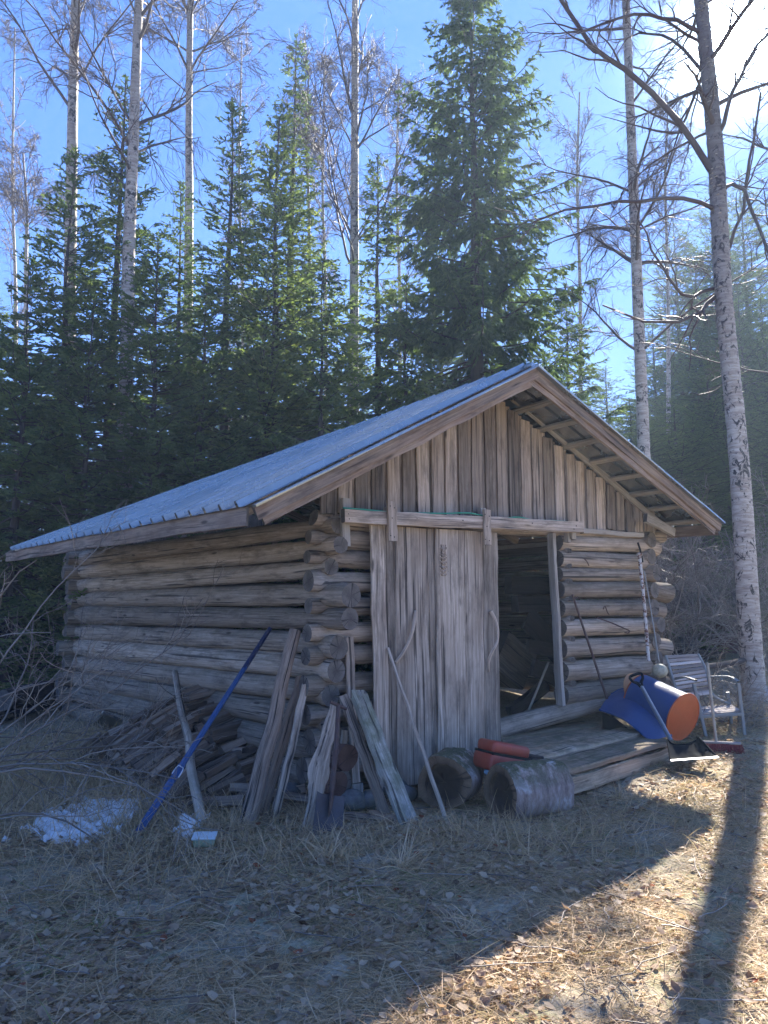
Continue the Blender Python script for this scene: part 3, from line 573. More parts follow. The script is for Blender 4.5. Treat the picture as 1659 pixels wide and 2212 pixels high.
leaner('walking_stick', (966, 1768), (838, 1400), .018, .014, [BRD, BRDE], 'thin bare stick leaning across the plank door', 'stick', .2, 'F', 9, .035, 21, .9, n=9)
# horizontal odds at the foot of the corner
def lying(name, p, q_, w, th, mats, label, cat, seed=1, tone=.5, z0=.02, z1=.02, rnd=False, **k):
    a, b = G(*p, z0), G(*q_, z1); m = M()
    if rnd: m.tube([a, (a+b)/2+Z*.01, b], [w/2, w/2*.96, w/2*.9], 14, tone, True, .07, seed, 5)
    else: m.board(a, b, w, th, nrm(np.cross(b-a, Z)), tone, seed, 6, .004, endj=.01)
    return m.build(name, mats, None, 'auto', label=label, cat=cat, **k)
lying('timber', (742, 1772), (868, 1778), .06, .05, [FIRE, FIREE], 'short batten lying on the ground right of the spade blade', 'timber', 2, .8, .03)
lying('timber', (735, 1712), (808, 1700), .07, .05, [PLAT, BRDE], 'dark batten lying under the red brown log ends', 'timber', 3, .4, .05)
lying('timber', (800, 1768), (850, 1780), .05, .04, [FIRE, FIREE], 'rough brown chunk at the foot of the lichened plank', 'timber', 4, .6, .04)
for nm, e, ln_, r, lab, sd_ in (('log_stub', (752, 1637), .34, .105, 'red brown log stub with pale lichen on top beside the spade shaft', 1), ('log_stub', (730, 1694), .28, .1, 'darker red brown log stub below the lichened one', 2)):
    p = FA(*e, .32); m = M(); m.tube([p+V*ln_, p+V*ln_*.5, p], [r*.95, r, r*.97], 20, .5, True, .06, sd_, 6); m.build(nm, [REDW, REDE], None, 'auto', label=lab, cat='log')
m = M(); p = FA(770, 1700, .16); m.board(p-Z*.09, p+Z*.03, .11, .03, U, .9, 4, 2); m.build('block', [PALE, BRDE], barn, 'auto')
# stones under the barn
def rock(name, c, r, label, seed, cat='stone', group=None, sq=(1, 1, .75), mat=None):
    rr = np.random.default_rng(seed); nu, nv = 14, 9; th = np.linspace(0, 2*np.pi, nu, endpoint=False)[None]; ph = np.linspace(.12, np.pi-.12, nv)[:, None]
    x, y, z = np.sin(ph)*np.cos(th), np.sin(ph)*np.sin(th), np.cos(ph)*np.ones_like(th); a = rr.normal(size=(6, 3)); rad = np.ones_like(x)
    for k_ in range(6): dd = a[k_]/np.linalg.norm(a[k_]); pr = x*dd[0]+y*dd[1]+z*dd[2]; rad = np.minimum(rad, .82/np.maximum(pr, .5)*rr.uniform(.85, 1.1))
    P = np.stack([x*rad*sq[0], y*rad*sq[1], z*rad*sq[2]], -1)*r+A(*c)+rr.normal(size=x.shape+(3,))*r*.02
    m = M(); m.loft(P[::-1], P[::-1]-A(*c), .5, True, 0, 0); return m.build(name, mat or STONE, None, 'auto', label=label, cat=cat, group=group)
for i, (x, y, r, lab) in enumerate(((778, 1740, .1, 'grey block of stone between the spade and the leaning boards'), (822, 1735, .09, 'squat mossy stone behind the foot of the lichened plank'), (868, 1712, .11, 'dark stone under the lower edge of the door'), (896, 1722, .08, 'small stone beside the left log round'), (640, 1722, .1, 'stone in the shade under the lowest corner log'))):
    p = G(x, y+18)+NF*-.12; rock('foundation_stone', p+Z*.07, r*1.25, lab, i+3)
for i in range(5):
    p = C0+V*(1.2+i*1.15); p[2] = float(hgt(p[0], p[1]))+.02; rock('foundation_stone', p, .17, 'flat stone bearing the lowest log of the long left wall', 20+i, group='stones under the left wall')
# ---- the two log rounds
def loground(p0, ax_, L, r, label, seed, mats):
    m = M(); n = 12; ns = 40; rr = np.random.default_rng(seed); th = np.linspace(0, 2*np.pi, ns, endpoint=False)
    a = nrm(np.cross(ax_, Z)); b = np.cross(a, ax_); rings = []; gc = []
    lump = 1+.05*np.sin(2*th+seed)+.04*np.sin(3*th+2*seed)+.02*np.sin(7*th)
    for i in range(n):
        f = i/(n-1); rad = r*lump*(1+.03*np.sin(th*4+f*5)+rr.normal(size=ns)*.012)*(1-.05*(i in (0, n-1)))
        c = p0+ax_*L*f; rings.append(c+a*(rad*np.cos(th))[:, None]+b*(rad*np.sin(th))[:, None]); gc.append(np.stack([np.full(ns, L*f), rad*np.cos(th), rad*np.sin(th)], 1))
    m.loft(np.array(rings), np.array(gc), .5, False)
    o = m.build('log_round', mats[:1], None, 'auto', label=label, cat='log round')
    for e in (0, n-1):                     # end faces, sunken rotten middle
        q0 = rings[e]; c = q0.mean(0); g0 = gc[e]; sg = 1 if e == 0 else -1; R_ = [q0]; Gg = [g0]
        for s_, dep in ((.9, .0), (.72, .004), (.66, .03), (.35, .045), (.02, .05)):
            R_.append(c+(q0-c)*s_+ax_*dep*sg*(1 if seed > 0 else 0)+rr.normal(size=q0.shape)*.003); Gg.append(A(g0[0][0], 0, 0)+(g0-A(g0[0][0], 0, 0))*s_)
        pass
        v = np.array(R_).reshape(-1, 3); faces.append((o, v, Gg, ns, len(R_), e))
    return o
faces = []
def finish_faces(mat):
    for o, v, Gg, ns, k, e in faces:
        mm = M(); i = np.arange(k-1)[:, None]*ns; j = np.arange(ns)[None]; j2 = (j+1) % ns; q = np.stack([i+j, i+j2, i+ns+j2, i+ns+j], -1).reshape(-1, 4)
        mm.add(v, q[:, ::-1] if e else q, None, np.concatenate(Gg), .5); mm.build('end_face', mat, o, 'auto')
    faces.clear()
p = G(968, 1752); pc = p+Z*.215; pc = onp(958, 1690, p, NF*.0+A(0, -1, 0)); pc[2] = p[2]+.215
loground(pc, nrm(U*.62+A(.0, .95, 0)), .46, .225, 'left birch log round with a hollow rotten dark end and peeling bark', 1, [BROUND, ROTE])
p = G(1095, 1778); pc = A(p[0]-.03, p[1]+.1, p[2]+.2)
loground(pc, nrm(U*1.0+A(.1, -.12, .0)), .56, .215, 'right moss topped log round lying beside the platform', 2, [BROUND, ROTE])
finish_faces(ROTE)
# ---- platform before the door
ZT = .35
pq = [onz(1042, 1589, ZT), onz(1262, 1556, ZT+.02), onz(1447, 1598, ZT+.01), onz(1217, 1665, ZT-.02)]   # back left, back right, front right, front left
plat = empty('wooden_platform', tuple((pq[0]+pq[2])/2-Z*ZT), 'low mossy plank platform serving as doorstep in front of the doorway', 'platform')
npl = 4
for i in range(npl):
    f0, f1 = i/npl, (i+1)/npl; fm = (f0+f1)/2; a = pq[0]+(pq[3]-pq[0])*fm; b = pq[1]+(pq[2]-pq[1])*fm
    w = .5*(np.linalg.norm(pq[3]-pq[0])+np.linalg.norm(pq[2]-pq[1]))/npl*.89
    m = M(); m.board(a+Z*(rg.normal()*.01-.025), b+Z*(rg.normal()*.01-.025), w, .05, nrm(pq[3]-pq[0]), .15+.8*((i*.37) % 1), i*5+3, 14, .0018, .008, endj=.012); m.build('plank', [PLAT, BRDE], plat, 'auto')
dl = nrm(pq[3]-pq[0])
for p, q_, zz, inn in ((pq[3], pq[2], .135, .03), (pq[0], pq[1], .14, -.06)):
    p, q_ = p-dl*inn, q_-dl*inn; m = M(); m.board(A(*p[:2], p[2]-.145)+U*.02, A(*q_[:2], q_[2]-.14)-U*.02, zz, .05, Z, .7, 3, 8, .004, endj=.01); m.build('beam', [PLAT, BRDE], plat, 'auto')
for f in (.05, .5, .93):
    a = pq[0]+(pq[1]-pq[0])*f; b = pq[3]+(pq[2]-pq[3])*f
    m = M(); m.board(a-Z*.1, b-Z*.1-dl*.05, .1, .08, Z, .4, 3, 3, .003); m.build('joist', [PLAT, BRDE], plat, 'auto')
# red container
def roundbox(m, c, ax, hs, r, nseg=5, tone=.5, bulge=.0):
    ax = [nrm(a) for a in ax]; n = 4*nseg; P = []; rows = 2*nseg
    for i in range(rows):
        ph = (i/(rows-1)-.5)*math.pi; sz = (1 if ph > 0 else -1); row = []
        for j in range(n):
            qd = j//nseg; t = (qd+(j % nseg)/(nseg-1))*math.pi/2; sx = 1 if qd in (0, 3) else -1; sy = 1 if qd in (0, 1) else -1
            row.append((sx*(hs[0]-r)+r*math.cos(ph)*math.cos(t), sy*(hs[1]-r)+r*math.cos(ph)*math.sin(t), sz*(hs[2]-r)+r*math.sin(ph)))
        P.append(row)
    P = np.array(P); W_ = A(*c)+P[..., 0:1]*ax[0]+P[..., 1:2]*ax[1]+P[..., 2:3]*ax[2]; m.loft(W_, P+0.0, tone, True, 0, 0)
p = at(1086, 1629, 6.42); c0_ = p
rc_ = empty('plastic_container', tuple(A(p[0], p[1], float(hgt(p[0], p[1])))), 'dirty red plastic canister lying under the left end of the platform', 'container')
a1_ = nrm(U*.95-Z*.22+V*-.1); a2_ = nrm(np.cross(Z, a1_)); a3_ = np.cross(a1_, a2_)
m = M(); roundbox(m, p+a3_*.045, (a1_, a2_, a3_), (.2, .12, .05), .035); m.build('upper_half', REDC, rc_, 'auto')
m = M(); roundbox(m, p-a3_*.07, (a1_, a2_, a3_), (.215, .13, .07), .035); m.build('lower_half', REDC, rc_, 'auto')
m = M(); roundbox(m, p-a3_*.003, (a1_, a2_, a3_), (.205, .124, .012), .006); m.build('seam', BLACKP, rc_, 'auto')
# blue film scrap
m = M(); rr = np.random.default_rng(3); a = G(1048, 1680, .02); nx = 7; x = np.linspace(0, 1, nx); P = a+np.einsum('i,k->ik', x, A(.13, .1, 0))[:, None]+(np.linspace(0, 1, nx)[None, :, None]*A(.02, .05, .14))+rr.normal(size=(nx, nx, 3))*.014
i = np.arange(nx-1)[:, None]*nx; j = np.arange(nx-1)[None]; m.add(P.reshape(-1, 3), np.stack([i+j, i+j+1, i+nx+j+1, i+nx+j], -1).reshape(-1, 4)); m.build('film_scrap', SCRAP, None, True, label='crumpled pale blue plastic scrap between the two log rounds', cat='litter')
# ---- firewood heap against the left wall
def cleft(m, p0, p1, r, seed, tone):
    rr = np.random.default_rng(seed); d = nrm(p1-p0); a = nrm(np.cross(d, Z+A(.1, .2, 0))); b = np.cross(a, d); k = 5; ang = np.sort(rr.uniform(0, 6.28, 3)); ang = np.concatenate([np.linspace(0, 1.9, 3), [3.1, 4.6]])+rr.random()*6.28; rad = r*np.array([1, 1.05, 1, .75, .6])*rr.uniform(.8, 1.15, 5)
    L = np.linalg.norm(p1-p0); rings = []; gc = []; n = 5
    for i in range(n):
        f = i/(n-1); ry = rad*(1+rr.normal(size=5)*.05); y, z = ry*np.cos(ang), ry*np.sin(ang); rings.append(p0+d*L*f+a*y[:, None]+b*z[:, None]); gc.append(np.stack([np.full(5, L*f+seed), y, z], 1))
    m.loft(np.array(rings), np.array(gc), tone)
rw = np.random.default_rng(77); nfw = 0
def fwpiece(c, d, L, r, label, group):
    global nfw; nfw += 1; m = M(); cleft(m, c-d*L/2, c+d*L/2, r, nfw+500, rw.random()); o = m.build('firewood', [FIRE, FIREE], None, 'auto', label=label, cat='firewood', group=group); return o
heap = 'split firewood in the heap against the left wall'
hl = 'weathered split log in the slumped heap against the left log wall'
for k_ in range(24):
    v = .55+k_*.118; top = .66*math.exp(-((v-2.05)/1.0)**2)+.1
    for col in range(3):
        nz2 = int(top*(1-.27*col)/.088)
        for r_ in range(max(0, nz2-(3 if col < 2 else 2)), nz2+1):
            z = .03+r_*.088+rw.normal()*.015; w = .27+col*.3-r_*.012+rw.normal()*.03
            c = C0+V*(v+rw.normal()*.03+(r_ % 2)*.05)+NL*w; c[2] = float(hgt(c[0], c[1]))+z
            d = nrm(NL+V*rw.normal()*.17-V*.12-Z*(.16+.2*col*(r_ > 0)+rw.normal()*.09))
            if rw.random() < .07: d = nrm(V+NL*rw.normal()*.4+Z*rw.normal()*.3)
            fwpiece(c, d, rw.uniform(.3, .42), rw.uniform(.04, .062), hl, heap)
for (x, y, zz, lab) in ((232, 1655, .25, 'short splintered billet standing upright left of the heap'),):
    c = G(345, 1660, .3); fwpiece(c, nrm(A(.25, 0, 1)), .36, .05, 'splintered brown billet standing on end in the front of the heap', None)
c = G(452, 1640, .35); fwpiece(c+NL*.1, nrm(V*-.6+Z*.5), .12, .05, 'pale yellow faced split piece on top of the heap', None)
for i, (x, y) in enumerate(((595, 1742), (618, 1735), (632, 1750), (505, 1745), (480, 1752), (540, 1735), (600, 1722), (560, 1750))):
    fwpiece(G(x, y, .05+.03*(i % 3)), nrm(V*-.5+U*.6+Z*rw.normal()*.2), .34, .048, 'split log lying at the feet of the thick bark pole', 'firewood by the bark pole')
# grey tin scrap on the far side of the heap
m = M(); P0 = LE(232, 1560, .35); roundbox(m, P0+Z*.0, (nrm(V*.8-Z*.4), nrm(NL+Z*.5), nrm(np.cross(V, NL))), (.2, .14, .02), .01); m.build('tin_scrap', GALV, None, 'auto', label='bent grey metal sheet scrap at the far end of the firewood heap', cat='scrap')
# ---- snow, tub
def snowpatch(poly, hh, seed, name='snow_patch'):
    pts = np.array([G(*p)[:2] for p in poly]); mn, mx = pts.min(0), pts.max(0); n = 70; X, Y = np.meshgrid(np.linspace(mn[0], mx[0], n), np.linspace(mn[1], mx[1], n)); ins = np.zeros(X.shape, bool)
    j = len(pts)-1
    for i in range(len(pts)):
        xi, yi = pts[i]; xj, yj = pts[j]; ins ^= ((yi > Y) != (yj > Y)) & (X < (xj-xi)*(Y-yi)/(yj-yi+1e-9)+xi); j = i
    D = ins.astype(float)
    for _ in range(22): D = (D+np.roll(D, 1, 0)+np.roll(D, -1, 0)+np.roll(D, 1, 1)+np.roll(D, -1, 1))/5
    rr = np.random.default_rng(seed); nz_ = sum(np.sin(X*a+b)*np.sin(Y*c+d) for a, b, c, d in [(11, 1, 9, 2), (23, 3, 27, 1), (51, 2, 47, 5), (83, 1, 77, 4)])/2
    H = (D-.72+nz_*.6)*hh*2.2; P = np.stack([X, Y, hgt(X, Y)+np.minimum(H, hh)+.03+.008*nz_], -1)
    i = np.arange(n-1)[:, None]*n; j = np.arange(n-1)[None]; q = np.stack([i+j, i+j+1, i+n+j+1, i+n+j], -1).reshape(-1, 4); keep = (H.ravel()[q] > -.06).any(1)
    m = M(); m.add(P.reshape(-1, 3), q[keep]); m.build(name, SNOW, None, True, kind='stuff', label='last patch of melting snow on the grass left of the blue pole' if seed == 1 else 'small scrap of snow above the plastic tub', cat='snow')
snowpatch([(60, 1800), (95, 1765), (150, 1750), (215, 1735), (300, 1738), (295, 1762), (235, 1788), (205, 1812), (150, 1822), (100, 1826)], .032, 1)
snowpatch([(380, 1790), (395, 1762), (415, 1780), (418, 1815), (395, 1806)], .02, 2)
p = G(441, 1836); tb = empty('plastic_tub', tuple(p), 'small milky lidded plastic food tub lying on the grass', 'tub'); tax = (nrm(A(1, .08, 0)), nrm(A(-.08, 1, .12)), nrm(A(0, -.12, 1)))
m = M(); roundbox(m, p+Z*.06, tax, (.07, .05, .028), .015); m.build('body', paint('tub with greenish content', (.3, .36, .2), .35, (.45, .5, .48), .5, 12), tb, 'auto')
m = M(); roundbox(m, p+Z*.093, tax, (.081, .06, .007), .005); m.build('lid', CLEAR, tb, 'auto')
# ================================================================== right side
m = M(); p0, p1 = onz(1331, 1568, .37), FA(1236, 1284, .12); m.tube([p0, (p0+p1)/2, p1], [.015, .0135, .012], 8, .3, True, .03, 31, 4); m.build('iron_bar', RUST, None, 'auto', label='thin dark iron bar leaning against the logs right of the doorway', cat='bar')
m = M(); P = [FA(x, y, .14) for x, y in ((1289, 1334), (1320, 1345), (1350, 1358), (1360, 1363), (1357, 1367), (1350, 1366))]; m.tube(P, .008, 6, 0, True, 0, 1, 4); m.build('iron_hook', RUST, None, 'auto', label='long rusty iron hook resting on a log right of the door', cat='hook')
p1 = FA(1381, 1199, .17); p0 = FA(1401, 1428, .24); wp = empty('white_pole', tuple(p0), 'chipped white rusty pole with a knob leaning at the right barn corner', 'pole')
m = M(); m.tube([p0, (p0+p1)/2+U*.01, p1], [.021, .02, .022], 12, .5, True, .02, 1, 4); m.build('shaft', WHITER, wp, 'auto')
m = M(); m.tube([p1-Z*.01, p1+Z*.012, p1+Z*.03], [.03, .038, .02], 12); m.build('knob', WHITER, wp, 'auto')
m = M(); m.tube([FA(1392, 1235, .2), FA(1408, 1330, .24), FA(1424, 1432, .3)], [.007, .008, .009], 8, .5, True, 0, 1, 4); m.build('thin_rod', GREYM, None, 'auto', label='thin grey rod leaning just right of the white pole', cat='rod')
m = M(); P = [FA(1377, 1182, .12), FA(1384, 1200, .13), FA(1380, 1176, .12)]; m.tube([FA(1378, 1172, .11), FA(1384, 1192, .14), FA(1388, 1215, .15)], .012, 8, 0, True, .05, 1, 3); m.build('dark_strap', BLACKP, None, 'auto', label='short dark strap hanging from a nail above the white pole', cat='strap')
bc = FA(1425, 1449, .34); m = M(); nv = 12; th = np.linspace(0, 2*np.pi, 24, endpoint=False); ph = np.linspace(.02, np.pi-.02, nv); sp_ = np.stack([np.stack([np.sin(a)*np.cos(th), np.sin(a)*np.sin(th), np.full(24, np.cos(a))], 1) for a in ph[::-1]])*.088
m.loft(sp_*A(1, 1, .93)+bc, sp_+0.0, .5); fl = m.build('float_ball', CREAM, None, True, label='round cream coloured ball hanging beside the garden chair', cat='ball')
m = M(); m.tube([FA(1412, 1410, .22), bc+Z*.1, bc+Z*.08], .004, 6); m.build('cord', BUSH, fl, 'auto')
p = FA(1432, 1398, .05); m = M(); m.board(p-U*.11, p+U*.1, .05, .06, NF, .9, 3, 2); m.build('shelf_board', PB, barn, 'auto')
# garden chair
cp = G(1540, 1592); cz = float(hgt(cp[0], cp[1]))
ch = empty('garden_chair', (cp[0], cp[1]+.1, cz), 'weathered slatted garden armchair standing right of the blue tub', 'chair')
Yc = cp[1]
def CHP(x, y, dep): return at(x, y, Yc+dep)
legs = [((1486, 1461+30, .02), (1526, 1594, .0), .018), ((1574, 1483, .03), (1608, 1590, .06), .018), ((1497, 1500, .5), (1508, 1566, .5), .016), ((1578, 1500, .5), (1585, 1560, .5), .016)]
legs = [((1499, 1478, .0), (1526, 1596, 0)), ((1595, 1475, .05), (1609, 1592, .05)), ((1508, 1500, .42), (1504, 1568, .5)), ((1572, 1495, .46), (1580, 1563, .54))]
for a, b in legs:
    m = M(); m.board(CHP(*a), CHP(*b), .035, .025, A(1, .1, 0), .5, 1, 3, .0005); m.build('leg', CHAIRF, ch, 'auto')
seat = [CHP(1466, 1530, .42), CHP(1578, 1522, .47), CHP(1603, 1538, .05), CHP(1500, 1545, .0)]
for i in range(7):
    f = (i+.5)/7; a = seat[0]+(seat[3]-seat[0])*f; b = seat[1]+(seat[2]-seat[1])*f; m = M(); m.board(a, b, .052, .014, nrm(seat[3]-seat[0]), rg.random(), i, 3, .001); m.build('seat_slat', [SLAT, BRDE], ch, 'auto')
for a, b in ((seat[0], seat[3]), (seat[1], seat[2]), (seat[3], seat[2]), (seat[0], seat[1])):
    m = M(); m.board(a-Z*.02, b-Z*.02, .03, .025, Z, .5, 1, 2, .0005); m.build('seat_rail', CHAIRF, ch, 'auto')
bk = [(CHP(1438, 1416, .62), CHP(1452, 1462, .52), CHP(1466, 1508, .42)), (CHP(1508, 1413, .66), CHP(1526, 1450, .56), CHP(1539, 1500, .44))]
bkr = [CHP(1466, 1508, .42), CHP(1539, 1500, .44)]
for s_ in bk:
    m = M(); m.tube(list(s_)+[s_[-1]*.0+(seat[0] if s_ is bk[0] else seat[1])], [.017]*4, 8, .5, True, 0, 1, 4); m.build('back_post', CHAIRF, ch, 'auto')
cl, cr_ = crom(bk[0], 6), crom(bk[1], 6)
for i in range(11):
    f = (i+.4)/11*(len(cl)-1); a = np.array([np.interp(f, range(len(cl)), cl[:, k]) for k in range(3)]); b = np.array([np.interp(f, range(len(cr_)), cr_[:, k]) for k in range(3)])
    m = M(); m.board(a, b, .036 if i < 10 else .05, .012, nrm(cl[-1]-cl[0]), rg.random(), i+30, 3, .001); m.build('back_slat', [SLAT, BRDE], ch, 'auto')
for a, b, c in ((CHP(1459, 1459+8, .46), CHP(1480, 1463, .25), CHP(1503, 1470, -.02)), (CHP(1530, 1462, .5), CHP(1575, 1462, .3), CHP(1596, 1473, .03))):
    m = M(); cc = crom([a, b, c], 5)
    for k_ in range(1): m.tube(cc, .021, 8, .7, True, 0, 3, 1, flat=.55)
    m.build('armrest', [CHAIRF, BRDE], ch, 'auto')
m = M(); m.tube([CHP(1598, 1542, .06), CHP(1611, 1528+12, .05)], .01, 6); 
m = M(); m.board(CHP(1540, 1480, .46), CHP(1560, 1466, .3), .02, .015, Z, .5, 1, 2, .0005); m.build('brace', CHAIRF, ch, 'auto')
m = M(); m.board(CHP(1601, 1537, .08), CHP(1606, 1552, .05), .02, .015, A(0, 1, 0), .5, 1, 2, .0005); m.build('brace', CHAIRF, ch, 'auto')
# tub: blue cylinder lying on its side, orange end towards the viewer's right
def sweepwall(m, c, ax_, r, L, t0, t1, flatx=1.0, tone=.5, mat=0, n=40, thick=.006, flare=0, a=None, b=None):
    th = np.linspace(t0, t1, n); k = 8
    for s_, fl_ in ((0, False), (thick, True)):
        P = np.stack([c+ax_*L*f+a*(np.cos(th)*(r-s_)*(1+flare*f)*flatx)[:, None]+b*(np.sin(th)*(r-s_)*(1+flare*f))[:, None] for f in np.linspace(0, 1, k)])
        i = np.arange(k-1)[:, None]*n; j = np.arange(n-1)[None]; q = np.stack([i+j, i+j+1, i+n+j+1, i+n+j], -1).reshape(-1, 4)
        m.add(P.reshape(-1, 3), q[:, ::-1] if fl_ else q, None, None, tone, mat)
def disc(m, c, ax_, r, a, b, flatx=1.0, n=48, th=.012, tone=.5, dome=0):
    t = np.linspace(0, 2*np.pi, n, endpoint=False); rings = [c+ax_*z_+a*(np.cos(t)*r*s_*flatx)[:, None]+b*(np.sin(t)*r*s_)[:, None] for z_, s_ in ((0, .0), (0, .97), (th*.3, 1), (th*.8, 1), (th, .97), (th+dome, .0))]
    rings = np.array(rings); m.loft(rings, rings-c, tone, False)
oc = at(1474, 1548, 7.75)                 # centre of the orange end
tax_ = nrm(A(.5, -.82, -.28)); ta = nrm(np.cross(tax_, Z)); tb_ = nrm(np.cross(ta, tax_))
tub = empty('blue_tub', tuple(A(oc[0], oc[1], float(hgt(oc[0], oc[1])))), 'blue drum with an orange end lying on its side by the garden chair', 'drum')
RT = .245; LT = .55
m = M(); sweepwall(m, oc-tax_*LT, tax_, RT*.97, LT, 0, 2*np.pi, .97, a=ta, b=tb_, n=64); m.build('side', BLUEM, tub, 'auto')
m = M(); disc(m, oc, tax_, RT, ta, tb_, .97); m.build('end', ORNG, tub, 'auto')
t = np.linspace(0, 2*np.pi, 40); m = M(); m.tube([oc+tax_*.008+ta*(math.cos(a)*RT*.975)+tb_*(math.sin(a)*RT) for a in t], .009, 6, .5, False); m.build('rim', ORNG, tub, True)
m = M(); disc(m, oc-tax_*(LT+.02), tax_, RT*.97, ta, tb_, .97); m.build('rear_end', ORNG, tub, 'auto')
# faded orange disc with a blue curled emblem standing behind, leaning on the wall
dc = at(1376, 1496, 8.3); dn = nrm(NF*.9+Z*.35-U*.15); da_ = nrm(np.cross(Z, dn)); db = np.cross(dn, da_)
dsk = empty('orange_disc', tuple(dc-Z*.25), 'faded orange disc with blue curled marks leaning on the wall behind the shovel grip', 'disc')
m = M(); disc(m, dc, dn, .215, da_, db, .85); m.build('plate', ORNG2, dsk, 'auto')
m = M()
for cx_, cy_, t0, t1, rr_ in ((-.05, .0, .6, 4.9, .045), (.03, -.03, -2.2, 1.9, .04), (.09, .08, .3, 4.2, .05)):
    t = np.linspace(t0, t1, 14); Pc = [dc+dn*.017+da_*(cx_+rr_*math.cos(a))+db*(cy_+rr_*1.25*math.sin(a)) for a in t]; m.tube(Pc, .017, 6, .5, True, 0, 1, 1, flat=.2)
m.build('emblem', BLUEM, dsk, 'auto')
# curved blue sheet in front of it
bs = empty('blue_sledge', tuple(G(1330, 1590)), 'curved blue plastic sheet resting between the platform and the blue drum', 'sledge')
c = at(1376, 1590, 8.0); sa = nrm(A(.76, -.30, -.46)); sb = nrm(np.cross(A(-.3, -1, 0), sa)); sn_ = nrm(np.cross(sa, sb))
m = M(); n1, n2 = 30, 12; u_ = np.linspace(-1, 1, n1)[:, None]; v_ = np.linspace(0, 1, n2)[None]
E0 = [A(*at(x, y, Y)) for x, y, Y in ((1320, 1500, 8.35), (1347, 1488, 8.35), (1385, 1500, 8.15), (1425, 1530, 7.95), (1448, 1565, 7.8), (1449, 1590, 7.7))]
E1 = [A(*at(x, y, Y)) for x, y, Y in ((1295, 1533, 8.1), (1322, 1542, 7.95), (1350, 1555, 7.75), (1376, 1575, 7.65), (1395, 1592, 7.55), (1415, 1600, 7.5))]
e0, e1 = crom(E0, 6), crom(E1, 6); v_ = np.linspace(0, 1, n2)
P = np.stack([e0*(1-v)+e1*v+(A(-.35, -.85, .25)*.06*math.sin(math.pi*v)) for v in v_], 1); n1 = len(e0)
i = np.arange(n1-1)[:, None]*n2; j = np.arange(n2-1)[None]; q = np.stack([i+j, i+j+1, i+n2+j+1, i+n2+j], -1).reshape(-1, 4)
m.add(P.reshape(-1, 3), q); m.add((P+A(.2, .5, -.1)*.02).reshape(-1, 3), q[:, ::-1])
for ed in (P[:, 0], P[:, -1]): m.tube(ed+A(.1, .25, -.05)*.02, .012, 8, .5)
m.build('sheet', BLUEM, bs, True)
m = M(); dk = [at(x, y, Y) for x, y, Y in ((1300, 1538, 8.15), (1330, 1552, 8.05), (1365, 1580, 7.9), (1385, 1600, 7.8))]; lo = [A(p[0], p[1], float(hgt(p[0], p[1]))) for p in dk]
P = np.stack([np.array(dk), np.array(lo)], 1); m.add(P.reshape(-1, 3), [[0, 1, 3, 2], [2, 3, 5, 4], [4, 5, 7, 6]]); m.build('inner_side', BLACKP, bs, True)
# snow shovel
g0 = at(1383, 1478, 7.75); s1 = G(1447, 1596, .05); s1 = at(1450, 1600, 7.3)
sh = empty('snow_shovel', tuple(G(1450, 1620)), 'black bladed snow shovel with grey shaft and D grip leaning on the blue drum', 'shovel')
m = M(); m.tube([g0, s1], [.019, .021], 12, .5, True, 0, 1, 4); m.build('shaft', paint('grey shaft', (.2, .24, .27), .4, (.12, .12, .12), .3, 15, .5), sh, 'auto')
dd = nrm(s1-g0); dw = nrm(A(.9, -.35, .05)-dd*np.dot(A(.9, -.35, .05), dd))
m = M(); m.tube([g0+dd*.03, g0-dd*.02-dw*.02, g0-dd*.06-dw*.055, g0-dd*.115-dw*.06, g0-dd*.125-dw*.0, g0-dd*.115+dw*.06, g0-dd*.06+dw*.055, g0-dd*.02+dw*.02, g0+dd*.03], [.022, .016, .013, .014, .016, .014, .013, .016, .022], 10, .5, True, 0, 1, 4); m.build('grip', BLACKP, sh, True)
bl = [G(1425, 1588, .06), G(1505, 1588, .09), G(1556, 1642, .02), G(1452, 1648, .02)]; bl[0] = onz(1437, 1592, .42); bl[1] = onz(1506, 1590, .42)
zz_ = float(hgt(*G(1556, 1642)[:2]))
bl = [onz(1441, 1597, zz_+.24), onz(1507, 1590, zz_+.25), onz(1552, 1636, zz_+.13), onz(1448, 1644, zz_+.1)]
nx, ny = 17, 13; m = M(); X = np.linspace(0, 1, nx)[None, :, None]; Y = np.linspace(0, 1, ny)[:, None, None]
P = (bl[0]*(1-X)+bl[1]*X)*(1-Y)+(bl[3]*(1-X)+bl[2]*X)*Y
P = P-Z*(.06*(1-np.abs(2*X-1)**4)*(1-Y)**.7+.03*np.sin(np.pi*Y)*(1-np.abs(2*X-1)**4))+Z*(.005*np.sign(np.sin(X*22))*(Y > .25))
i = np.arange(ny-1)[:, None]*nx; j = np.arange(nx-1)[None]; q = np.stack([i+j, i+nx+j, i+nx+j+1, i+j+1], -1).reshape(-1, 4); m.add(P.reshape(-1, 3), q); m.add((P-Z*.006).reshape(-1, 3), q[:, ::-1])
m.build('blade', BLACKP, sh, True)
m = M(); m.board(bl[3]+Z*.003, bl[2]+Z*.003, .03, .005, nrm(bl[2]-bl[1]), .5, 1, 3, .0005, .001); m.build('metal_edge', GREYM, sh, 'auto')
m = M(); m.tube(list(P[::3, -1]), .007, 6); m.tube(list(P[0, ::2]), .007, 6); m.tube(list(P[::3, 0]), .007, 6); m.build('rim', BLACKP, sh, 'auto')
